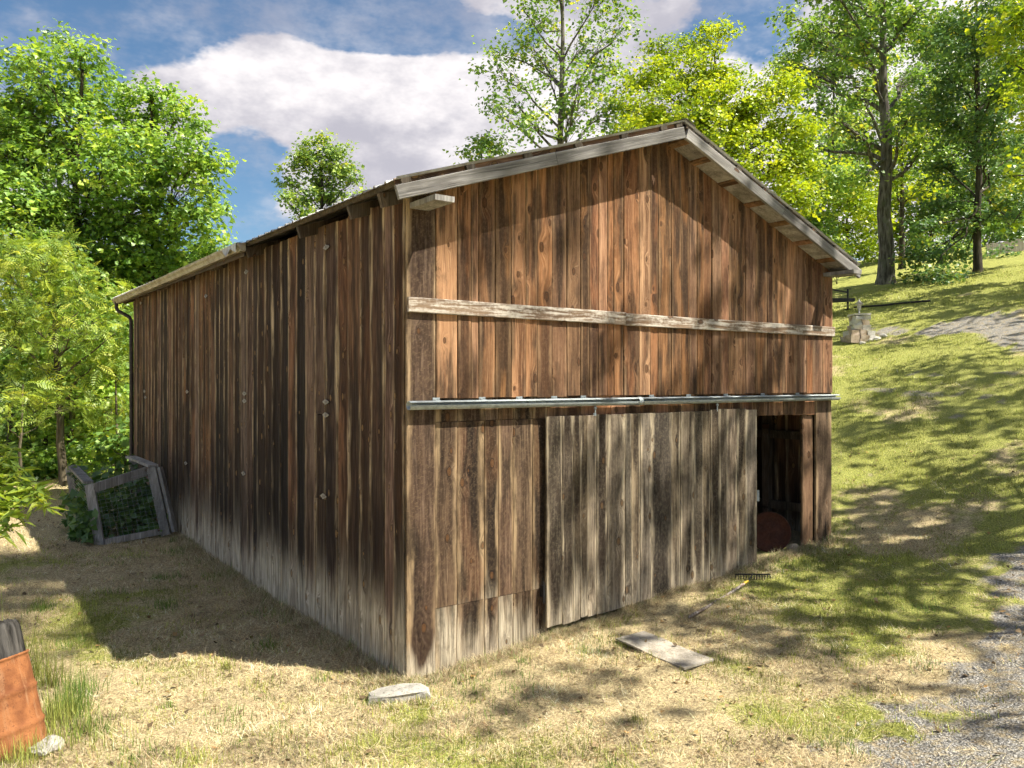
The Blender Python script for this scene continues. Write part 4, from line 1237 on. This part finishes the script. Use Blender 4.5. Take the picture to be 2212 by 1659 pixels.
# --- trees behind the barn and on the hill
tree("slender_tree", "tall airy tree with one straight stem behind the barn ridge", foot(1208, 31), P(1215, -130, 31), .20,
     pb([(1075, 150, 50), (1130, 100, 55), (1175, 40, 60), (1110, 215, 58), (1180, 150, 60), (1270, 90, 60), (1320, 150, 55), (1250, 180, 60), (1150, 280, 50), (1230, 250, 60), (1310, 240, 55), (1340, 60, 45), (1200, -50, 80), (1290, -10, 60), (1075, 245, 32), (1060, 105, 25), (1130, 20, 35)], 31, 17, .4), M_LOAK, .15, .62, 'broad', M_BARK, 17, .50, None, first=.4)
tree("small_tree", "small dark treetop peeking over the left roof slope near the slender tree", foot(1040, 33), P(1040, 290, 33), .10,
     pb([(1040, 310, 30), (1075, 325, 32), (1010, 330, 18), (1050, 360, 40)], 33, 18, .3), M_LOAK, .15, 1.2, 'broad', M_BARKD, 18, .4, None)
tree("maple_tree", "bright yellow-green maple spreading behind the barn ridge", foot(1560, 30), P(1520, 110, 30), .24,
     pb([(1510, 90, 48), (1440, 110, 42), (1395, 175, 55), (1470, 170, 70), (1560, 160, 62), (1350, 235, 48), (1420, 250, 75), (1520, 250, 90), (1610, 230, 75), (1690, 190, 52), (1670, 280, 75), (1730, 270, 42), (1580, 330, 90), (1690, 360, 75), (1740, 350, 40), (1480, 340, 90), (1380, 320, 70), (1720, 430, 50), (1560, 60, 25)], 30, 19, .35), M_LYEL, .125, 1.5, 'broad', M_BARKD, 19, .42, None)
tree("oak_tree", "tall oak with thick grey trunk standing on the hill", foot(1913, 36), P(1905, -120, 36), .34,
     pb([(1810, 60, 62), (1740, 80, 52), (1720, 150, 45), (1790, 150, 52), (1860, 100, 60), (1950, 60, 60), (1900, 20, 70), (1830, 0, 60), (1990, 20, 55), (1770, 220, 48), (1830, 290, 42), (1975, 170, 48), (1960, 260, 42), (1850, 200, 38), (1740, 320, 35), (1990, 330, 38), (1900, -70, 110), (1780, -30, 60), (1700, 40, 30), (1870, 380, 26)], 36, 20, .35), M_LOAK, .19, .95, 'broad', M_BARK, 20, .55, None, first=.28)
tree("beech_tree", "dark drooping tree with slim trunk at right of the thick oak", foot(2113, 34), P(2112, -60, 34), .17,
     pb([(2100, 80, 70), (2050, 170, 60), (2140, 180, 70), (2070, 270, 60), (2150, 300, 60), (2040, 360, 50), (2120, 390, 55), (2020, 440, 48), (2080, 470, 45), (2170, 440, 50), (1985, 500, 34), (2040, 540, 42), (1975, 560, 30), (2020, 590, 30), (2090, 540, 30), (2150, 20, 60), (2180, 220, 50), (2200, 120, 60), (2190, 330, 50), (2010, 240, 45), (2060, 60, 55), (2195, 500, 36)], 34, 21, .4), M_LDRK, .145, 1.4, 'broad', M_BARKD, 21, .5, None, first=.15, flat=.4)
tree("golden_tree", "tree with golden leaf sprays at the right edge", foot(2290, 28), P(2290, -20, 28), .2,
     pb([(2200, 190, 35), (2230, 240, 45), (2185, 380, 22), (2225, 400, 40), (2200, 40, 60), (2260, 130, 80), (2280, 320, 80), (2160, 120, 28), (2190, 480, 18), (2250, 20, 70)], 28, 22, .3), M_LYEL, .17, 1.0, 'broad', M_BARKD, 22, .42, None)
HG = "bright trees along the back of the hill"
hn = ["low bright yellow-green tree just past the barn's right eave", "bright tree behind the thick oak trunk", "light green tree between the oak and the slim dark trunk", "bright green tree behind the slim dark trunk", "tree behind the picket fence at the top right", "pale green tree tucked behind the maple", "brown-stemmed tree directly right of the oak trunk", "green tree above the barn's right eave behind the oak", "hazy green tree filling the sky gap over the dark tree", "tall green tree far behind the maple and oak", "tall green tree far behind the slim dark tree"]
for i, (x, d, lst, mt) in enumerate(((1830, 52, [(1815, 395, 55), (1870, 420, 50), (1800, 540, 40), (1860, 550, 30), (1820, 450, 50), (1870, 470, 45), (1800, 500, 45), (1850, 520, 45), (1780, 460, 40), (1840, 400, 30)], M_LYEL),
                                     (1925, 56, [(1945, 545, 36), (1990, 540, 30), (1900, 550, 26), (1900, 440, 45), (1960, 440, 50), (1930, 490, 45), (1890, 520, 35), (1975, 500, 40)], M_LYEL),
                                     (2010, 54, [(2060, 530, 40), (2000, 540, 35), (2060, 390, 50), (2000, 400, 55), (2040, 460, 50), (1990, 480, 45), (2030, 330, 45)], M_LOAK),
                                     (2110, 60, [(2160, 510, 40), (2200, 500, 40), (2080, 510, 40), (2200, 440, 50), (2090, 430, 55), (2150, 450, 55), (2120, 360, 50), (2180, 400, 50), (2120, 500, 45)], M_LOAK),
                                     (2190, 70, [(2180, 470, 50), (2220, 430, 60), (2200, 350, 60), (2150, 490, 35)], M_LBLU),
                                     (1750, 44, [(1760, 300, 55), (1800, 380, 55), (1820, 250, 40), (1790, 540, 30), (1760, 400, 45), (1720, 470, 50), (1780, 480, 42), (1700, 400, 50)], M_LOAK),
                                     (1948, 43, [(1950, 330, 38), (1990, 400, 34), (1930, 390, 28), (1965, 280, 40)], M_LYEL),
                                     (1790, 62, [(1850, 400, 50), (1930, 300, 50), (1980, 240, 50), (1940, 400, 45), (1790, 300, 45), (1830, 340, 45), (1760, 360, 45), (1880, 330, 45), (1850, 260, 40)], M_LBLU),
                                     (2060, 66, [(2060, 200, 60), (2020, 280, 60), (2110, 260, 60), (2170, 150, 60), (2010, 120, 50)], M_LBLU),
                                     (1800, 56, [(1760, 180, 60), (1820, 120, 60), (1870, 200, 60), (1780, 80, 55), (1900, 130, 55), (1840, 300, 60), (1700, 120, 40), (1930, 230, 50), (1860, 60, 55)], M_LOAK),
                                     (2100, 58, [(2000, 200, 60), (2080, 150, 65), (2150, 80, 65), (2040, 80, 60), (2190, 200, 60), (2100, 300, 65), (2200, 300, 60), (1980, 60, 50), (2200, 30, 60), (2020, 330, 55), (2060, 420, 55), (2150, 420, 55), (2120, 230, 60)], M_LDRK))):
    d_ = d
    tree("hill_tree", hn[i], foot(x, d_), P(x, min(l[1] for l in lst), d_), .13 if i != 6 else .17, pb(lst, d_, 60 + i, .3), mt, .185, 1.35, 'broad', M_BARKD, 60 + i, .7, HG, twigs=False, first=.2)
sn = ["low dark shrub at the foot of the slim dark tree", "low shrub between the oak and the slim dark tree", "dark ground shrub on the slope at the right edge", "leafy shrub just past the barn's right eave"]
for i, (x, y, rp, d) in enumerate(((2070, 600, 26, 33), (1985, 600, 26, 34), (2185, 565, 45, 42), (1808, 575, 18, 40))):
    tree("hill_shrub", sn[i], foot(x, d), P(x, y, d), .03, pb([(x, y, rp), (x + rp * 1.1, y + 4, rp * .8), (x - rp, y + 6, rp * .8)], d, 80 + i, .4), M_LDRK, .16, .7, 'broad', M_BARKD, 80 + i, .36, "shrubs on the hill", "shrub", .1, False)

# --- shade trees beside the drive, their crowns just beyond the frame
def shade_tree(i, label, x, y, h, cr, n, cov, lm, z0=.45, off=(0, 0)):
    g = random.Random(200 + i)
    b = Vector((x, y, tz(x, y)))
    bl = []
    for j in range(n):
        q = g.uniform(z0, 1.0); a = g.uniform(0, 6.283)
        rr = cr * math.sqrt(max(.05, 1 - ((q - .68) / .36) ** 2)) * g.uniform(.3, .95)
        bl.append((b + Vector((math.cos(a) * rr + off[0], math.sin(a) * rr + off[1], h * q)), cr * g.uniform(.17, .30)))
    tree("shade_tree", label, b, b + Vector((.3, .2, h * .92)), .26, bl, lm, .22, cov, 'broad', M_BARK, 200 + i, .6, "shade trees along the drive", twigs=False, first=.35)
shade_tree(0, "leafy shade tree beside the drive, dappling the barn gable", 12.2, -7.4, 21.0, 3.7, 30, .42, M_LOAK)
shade_tree(3, "unseen very tall tree added to shade the ground left of the barn", 10.4, -6.2, 28.5, 2.9, 18, 1.1, M_LOAK, .80, (-1.7, -3.3))  # added out of view; high offset crown throws shade on the left ground
shade_tree(4, "unseen smaller tree added to dapple the ground before the door", 9.2, -9.2, 15.0, 2.9, 22, .28, M_LOAK, .60)  # added out of view to break up the sun before the door
shade_tree(1, "leafy shade tree further along the drive past the barn", 21.5, -7.5, 16, 5.0, 26, .32, M_LOAK)
shade_tree(2, "leafy shade tree on the uphill side of the drive", 27.5, -2, 17, 5.2, 24, .32, M_LOAK)

# --- near plants
# arching branch of a shrub at the left edge
b0 = foot(-160, 8.4)
root = empty("willow_shrub", b0)
tag(root, "bright shrub with long narrow leaves reaching in at the left edge", "shrub")
g = np.random.default_rng(5); mb = MB(); Cs = []; Ns = []; Sz = []
rr = random.Random(5)
for (x, y, dd) in ((70, 1040, 7.8), (105, 1100, 7.6), (60, 1130, 7.5), (20, 990, 8.0), (30, 1150, 7.4), (-20, 1060, 8.2), (-60, 960, 8.6), (95, 1075, 8.0), (40, 1085, 7.9), (-90, 1100, 8), (20, 1030, 8.3), (50, 1010, 8.0), (80, 1060, 7.7), (10, 1110, 7.6), (-10, 1010, 8.1), (60, 1100, 7.5), (0, 1160, 7.3), (30, 970, 8.2), (-30, 1000, 8.3)):
    tip = P(x, y, dd) - b0
    pth = wander(Vector((0, 0, 0)), tip, 7, .02, rr, .28)
    mb.tube(pth, [.012 - .0013 * i for i in range(8)], 5, False)
    for j in range(64):
        t = rr.uniform(.45, 1.0); f = t * 7; i = min(6, int(f)); pp = pth[i].lerp(pth[i + 1], f - i)
        Cs.append(pp + Vector((rr.gauss(0, .02), rr.gauss(0, .02), rr.gauss(0, .02)))); Ns.append((rr.gauss(0, .5), rr.gauss(0, .5), 1)); Sz.append(rr.uniform(.13, .24))
mb.build("stem", M_BARKY, root)
V, Fa, m = leaf_arrays(np.array([tuple(c) for c in Cs]), np.array(Ns), np.array(Sz), 'long', g)
link("foliage", mesh_np("foliage", V, Fa, False, {'tint': ('FLOAT', np.repeat(np.clip(g.normal(.5, .2, len(Cs)), 0, 1), m))}), root, M_LWAL)
# vine growing in the bin
root = empty("bin_vine", BINC)
tag(root, "dark green leafy vine filling the wire garden bin", "vine")
g = np.random.default_rng(6); n = 900
T = g.random((n, 3))
hv = np.array(FLt - FLb); ev = np.array(FRb - FLb); dv = np.array(BLb - FLb)
Pn = np.array(FLb) + T[:, :1] * ev + T[:, 1:2] * dv * .95 + .03 * dv + (T[:, 2:] ** 1.3) * hv * (.80 + .35 * T[:, 1:2])
ex = 260
Pe = np.array(FLb) - np.array(RT) * g.uniform(-.05, .35, (ex, 1)) + dv * g.uniform(-.1, 1, (ex, 1)) + np.array([0, 0, 1]) * (g.random((ex, 1)) ** 1.2) * .55
Pn = np.concatenate([Pn, Pe]) - np.array(BINC)
Nn = np.array([0, 0, .6]) - np.array(FW) * .5 + g.normal(size=(len(Pn), 3)) * .55
V, Fa, m = leaf_arrays(Pn, Nn, g.uniform(.07, .17, len(Pn)), 'lobed', g)
link("foliage", mesh_np("foliage", V, Fa, False, {'tint': ('FLOAT', np.repeat(np.clip(g.normal(.45, .22, len(Pn)), 0, 1), m))}), root, M_LVINE)
mb = MB(); rr = random.Random(8)
for i in range(26):
    a = FLb + (FRb - FLb) * rr.random() + (BLb - FLb) * rr.random() - BINC; a.z = tz(*(a + BINC).xy) - BINC.z
    mb.tube(wander(a, a + (FLt - FLb) * rr.uniform(.5, 1.15) + RT * rr.uniform(-.2, .2), 4, .08, rr), [.006, .005, .004, .003, .002], 4, False)
mb.build("stem", M_BARKY, root)

# ================================================================== grass, straw, stones
def blades(n_pts, X, Y, length, width, lean, cols, g):
    n = len(X)
    Z = terr(X, Y)
    az = g.uniform(0, 2 * np.pi, n)
    d = np.stack([np.cos(az), np.sin(az), np.zeros(n)], 1)
    sd = np.stack([-np.sin(az), np.cos(az), np.zeros(n)], 1)
    b = np.stack([X, Y, Z - .004], 1)
    upv = np.zeros((n, 3)); upv[:, 2] = 1
    tip = b + (d * np.sin(lean)[:, None] + upv * np.cos(lean)[:, None]) * length[:, None]
    V = np.stack([b - sd * width[:, None] / 2, b + sd * width[:, None] / 2, tip], 1).reshape(-1, 3)
    Fc = np.arange(n * 3).reshape(-1, 3)
    C4 = np.concatenate([cols, np.ones((n, 1))], 1)
    return V, Fc, np.repeat(C4, 3, 0)
g = np.random.default_rng(42)
def scatter(n, dmin, dmax, a0, a1, power):
    u = g.random(n); e = 2 - power
    dd = (dmin ** e + u * (dmax ** e - dmin ** e)) ** (1 / e)
    an = g.uniform(a0, a1, n)
    r_ = np.tan(an) * dd
    X = CAM.x + RT.x * r_ + FW.x * dd; Y = CAM.y + RT.y * r_ + FW.y * dd
    return X, Y, dd
def off_barn(X, Y):
    return ~((X > -.03) & (X < LX + .03) & (Y > -.03) & (Y < LY))
NB = 640000
X, Y, dd = scatter(NB, 4.2, 34, -.66, .66, 1.75)
keep = off_barn(X, Y)
gw = gravel_w(X, Y); keep &= (g.random(NB) > gw * 1.25)
# keep the plank and the slab clear
for (px_, py_, rr_) in ((cen.x, cen.y, .33),):
    pr = (X - px_) * xa.x + (Y - py_) * xa.y; pc = (X - px_) * ya.x + (Y - py_) * ya.y
    keep &= ~((np.abs(pr) < L / 2 - .02) & (np.abs(pc) < yw - .02))
X, Y, dd = X[keep], Y[keep], dd[keep]
gr_ = green_w(X, Y) + (vnoise(X, Y, .22) - .5) * .7
bare = fbm(X + 31, Y + 17, .8, 4) + (vnoise(X, Y, .12) - .5) * .25
kb = (g.random(len(X)) < np.clip((.66 - bare) * 9, .12, 1))
X, Y, dd, gr_ = X[kb], Y[kb], dd[kb], gr_[kb]
isg = g.random(len(X)) < np.clip(gr_ * 1.15 - .08, .03, .93)
nb = len(X)
straw_c = np.array([.70, .595, .37]) * g.uniform(.45, 1.35, (nb, 1)) * np.array([1, 1, 1]) + g.normal(0, .015, (nb, 3))
warm = (g.random(nb) < .25)[:, None]
straw_c = np.where(warm, straw_c * np.array([.85, .70, .60]), straw_c)
grn_c = np.array([.33, .37, .09]) * g.uniform(.45, 1.4, (nb, 1)) + np.array([.10, .07, .0]) * g.random((nb, 1)) ** 2
patch = (np.clip(.1 + 1.7 * fbm(X, Y, .45, 4), .25, 1.6) * np.where(vnoise(X + 9, Y, .11) > .62, .5, 1.05))[:, None]
grn_c = grn_c * np.clip(.35 + 1.3 * fbm(X + 50, Y, .4, 3), .4, 1.5)[:, None]
straw_c = straw_c * patch
cols = np.clip(np.where(isg[:, None], grn_c, straw_c), .005, .8)
sc = 1 + np.clip((dd - 8) / 10, 0, 2.2) * .75
ln = np.where(isg, g.uniform(.025, .075, nb), g.uniform(.03, .11, nb)) * (.7 + .6 * vnoise(X, Y, .6)) * (1 + .35 * (sc - 1))
lean = np.where(isg, np.abs(g.normal(.5, .35, nb)), g.uniform(.9, 1.62, nb))
V, Fc, C4 = blades(nb, X, Y, ln, g.uniform(.004, .0085, nb) * sc, lean, cols, g)
o = link("lawn_grass", mesh_np("lawn_grass", V, Fc, False, {'tint': ('FLOAT_COLOR', C4)}), None, M_GRASS)
tag(o, "short mown grass and dry straw clippings covering the lawn", "grass", None, 'stuff')
# long loose straw, heaped against the walls
n1_, n2_ = 26000, 30000
X1, Y1, d1_ = scatter(n1_, 4.5, 16, -.66, .66, 1.5)
tw_ = g.random(n2_)
side_ = g.random(n2_) < .62
X2 = np.where(side_, -np.abs(g.normal(0, .16, n2_)) - .03, g.uniform(-.1, 6.8, n2_))
Y2 = np.where(side_, LY * tw_ ** 1.25, -np.abs(g.normal(0, .10, n2_)) - .05)
X = np.concatenate([X1, X2]); Y = np.concatenate([Y1, Y2])
kp = off_barn(X, Y) & (g.random(len(X)) > gravel_w(X, Y) * .8)
wallp = np.concatenate([np.zeros(n1_, bool), np.ones(n2_, bool)])[kp]
X = X[kp]; Y = Y[kp]; n = len(X)
ln = np.where(wallp, g.uniform(.05, .17, n), g.uniform(.07, .26, n) * g.random(n) ** .5)
lean = np.where(wallp, g.uniform(.7, 1.5, n), g.uniform(1.25, 1.55, n))
cs = np.array([.62, .53, .34]) * g.uniform(.45, 1.25, (n, 1)); cs = np.where((g.random(n) < .18)[:, None], cs * np.array([.6, .45, .38]), cs)
gsel_ = (g.random(n) < .10)[:, None]; cs = np.where(gsel_, np.array([.22, .30, .07]) * g.uniform(.5, 1.3, (n, 1)), cs)
V, Fc, C4 = blades(n, X, Y, ln, g.uniform(.003, .006, n), lean, np.clip(cs, .01, .8), g)
V[:, 2] += np.repeat(np.where(wallp, g.uniform(0, .03, n), g.uniform(.01, .03, n)), 3)
o = link("loose_straw", mesh_np("loose_straw", V, Fc, False, {'tint': ('FLOAT_COLOR', C4)}), None, M_GRASS)
tag(o, "long dry straw lying loose and heaped against the barn walls", "straw", None, 'stuff')
# taller green tufts
TX, TY, TC, TL = [], [], [], []
def tuft(x, y, n, spread, h, c):
    TX.append(x + g.normal(0, spread, n)); TY.append(y + g.normal(0, spread, n)); TL.append(h * g.uniform(.45, 1.1, n))
    TC.append(np.array(c) * g.uniform(.55, 1.35, (n, 1)) + g.normal(0, .01, (n, 3)))
GC = (.17, .26, .055); YC = (.33, .36, .09)
for (x, y, n, s_, h) in ((300, 1090, 90, .12, .10), (385, 1195, 160, .16, .13), (480, 1245, 150, .14, .12), (440, 1215, 120, .2, .10), (355, 1250, 130, .12, .10), (262, 1215, 90, .2, .09), (358, 1310, 130, .09, .14), (245, 1280, 80, .12, .10),
                         (75, 1320, 110, .10, .12), (100, 1315, 70, .06, .12), (160, 1395, 90, .10, .12), (580, 1400, 120, .1, .12), (565, 1330, 60, .1, .09), (630, 1340, 90, .12, .11), (500, 1570, 120, .14, .10), (620, 1590, 90, .14, .09),
                         (300, 1640, 160, .16, .12), (1000, 1500, 160, .2, .10), (1120, 1480, 160, .2, .10), (1060, 1560, 140, .25, .09), (1300, 1400, 120, .2, .09), (1660, 1215, 260, .22, .11), (1745, 1180, 200, .16, .10), (1720, 1230, 200, .25, .09),
                         (1860, 1290, 160, .2, .09), (1790, 1170, 120, .1, .14), (1960, 1290, 160, .3, .08), (1990, 1440, 60, .1, .08), (1010, 1465, 80, .08, .08), (920, 1480, 80, .08, .07)):
    pz_, _d = G(x, y); tuft(pz_.x, pz_.y, n, s_, h, GC)
for i_ in range(150):
    xx_, yy_, _dd = scatter(1, 4.6, 15, -.66, .66, 1.4)
    if gravel_w(xx_, yy_)[0] < .4: tuft(float(xx_[0]), float(yy_[0]), int(g.integers(15, 60)), g.uniform(.03, .12), g.uniform(.05, .13), GC if g.random() < .6 else YC)
for i_ in range(46):
    t_ = g.random()
    if g.random() < .5: tuft(-.06, LY * t_, 14, .05, g.uniform(.06, .2), GC)
    else: tuft(6.9 * t_, -.09, 12, .04, g.uniform(.05, .14), GC)
for (x, y) in ((800, 1525), (850, 1532), (905, 1525), (930, 1500), (1345, 1400), (1400, 1425), (1480, 1462), (1535, 1432)):
    pz_, _d = G(x, y); tuft(pz_.x, pz_.y, 50, .05, .08, YC)
# tall weeds round the barrel
for (x, y, n, s_, h, c_) in ((120, 1560, 260, .10, .30, YC), (150, 1540, 200, .10, .26, GC), (170, 1500, 160, .10, .30, GC), (110, 1480, 120, .08, .40, YC), (130, 1600, 220, .14, .18, YC), (60, 1640, 160, .12, .20, YC), (20, 1650, 160, .12, .22, YC), (190, 1580, 200, .12, .16, GC), (80, 1460, 60, .06, .55, YC), (10, 1440, 60, .15, .7, YC), (240, 1610, 160, .15, .12, YC)):
    pz_, _d = G(x, y); tuft(pz_.x, pz_.y, n, s_, h, c_)
X = np.concatenate(TX); Y = np.concatenate(TY); ok = off_barn(X, Y)
X = X[ok]; Y = Y[ok]; ln = np.concatenate(TL)[ok]; cc = np.clip(np.concatenate(TC)[ok], .01, .7)
n = len(X); lean = np.abs(g.normal(.35, .28, n)); wd_ = g.uniform(.004, .009, n)
V, Fc, C4 = blades(n, X, Y, ln, wd_, lean, cc, g)
o = link("tall_weeds", mesh_np("tall_weeds", V, Fc, False, {'tint': ('FLOAT_COLOR', C4)}), None, M_GRASS)
tag(o, "longer green tufts and seeding weeds standing out of the lawn", "weeds", None, 'stuff')
# fallen leaves and bits of bark
n = 1500
X, Y, dd = scatter(n, 4.5, 15, -.66, .66, 1.2)
kp = off_barn(X, Y); X, Y = X[kp], Y[kp]; n = len(X)
V, Fa, m = leaf_arrays(np.stack([X, Y, terr(X, Y) + .022], 1), np.array([0, 0, 1.0]) + g.normal(size=(n, 3)) * .35, g.uniform(.02, .06, n), 'broad', g)
cl_ = np.array([.20, .145, .085]) * g.uniform(.4, 1.9, (n, 1)) * np.where((g.random(n) < .3)[:, None], np.array([1.5, 1.3, .9]), 1)
o = link("leaf_litter", mesh_np("leaf_litter", V, Fa, False, {'tint': ('FLOAT_COLOR', np.repeat(np.concatenate([np.clip(cl_, .01, .7), np.ones((n, 1))], 1), m, 0))}), None, M_GRASS)
tag(o, "brown fallen leaves and bark bits strewn over the lawn", "leaf litter", None, 'stuff')
# loose gravel of the drive
n = 16000
X, Y, dd = scatter(n, 4.2, 16, .1, .70, 1.3)
keep = (g.random(n) < gravel_w(X, Y) * .8 - .1) & off_barn(X, Y)
X, Y = X[keep], Y[keep]; n = len(X); Z = terr(X, Y)
T = np.array([(1, 0, 0), (-.5, .87, 0), (-.5, -.87, 0), (.1, .1, .9), (0, 0, -.6)]); Fo = np.array([(0, 1, 3), (1, 2, 3), (2, 0, 3), (1, 0, 4), (2, 1, 4), (0, 2, 4)])
sz = g.uniform(.004, .011, n) * (1 + (g.random(n) < .04) * 1.2)
an = g.uniform(0, 6.28, n); ca, sa = np.cos(an), np.sin(an)
sh = g.uniform(.6, 1.3, (n, 5, 3))
Tv = T[None] * sh
V = np.stack([Tv[..., 0] * ca[:, None] - Tv[..., 1] * sa[:, None], Tv[..., 0] * sa[:, None] + Tv[..., 1] * ca[:, None], Tv[..., 2]], -1) * sz[:, None, None] + np.stack([X, Y, Z + .003], 1)[:, None, :]
Fa = (np.arange(n) * 5)[:, None, None] + Fo[None]
cg = np.array([.40, .385, .355]) * g.uniform(.55, 1.35, (n, 1))
o = link("drive_gravel", mesh_np("drive_gravel", V.reshape(-1, 3), Fa.reshape(-1, 3), False, {'tint': ('FLOAT_COLOR', np.repeat(np.concatenate([np.clip(cg, 0, .8), np.ones((n, 1))], 1), 5, 0))}), None, M_GRASS)
tag(o, "loose grey gravel scattered along the driveway", "gravel", None, 'stuff')
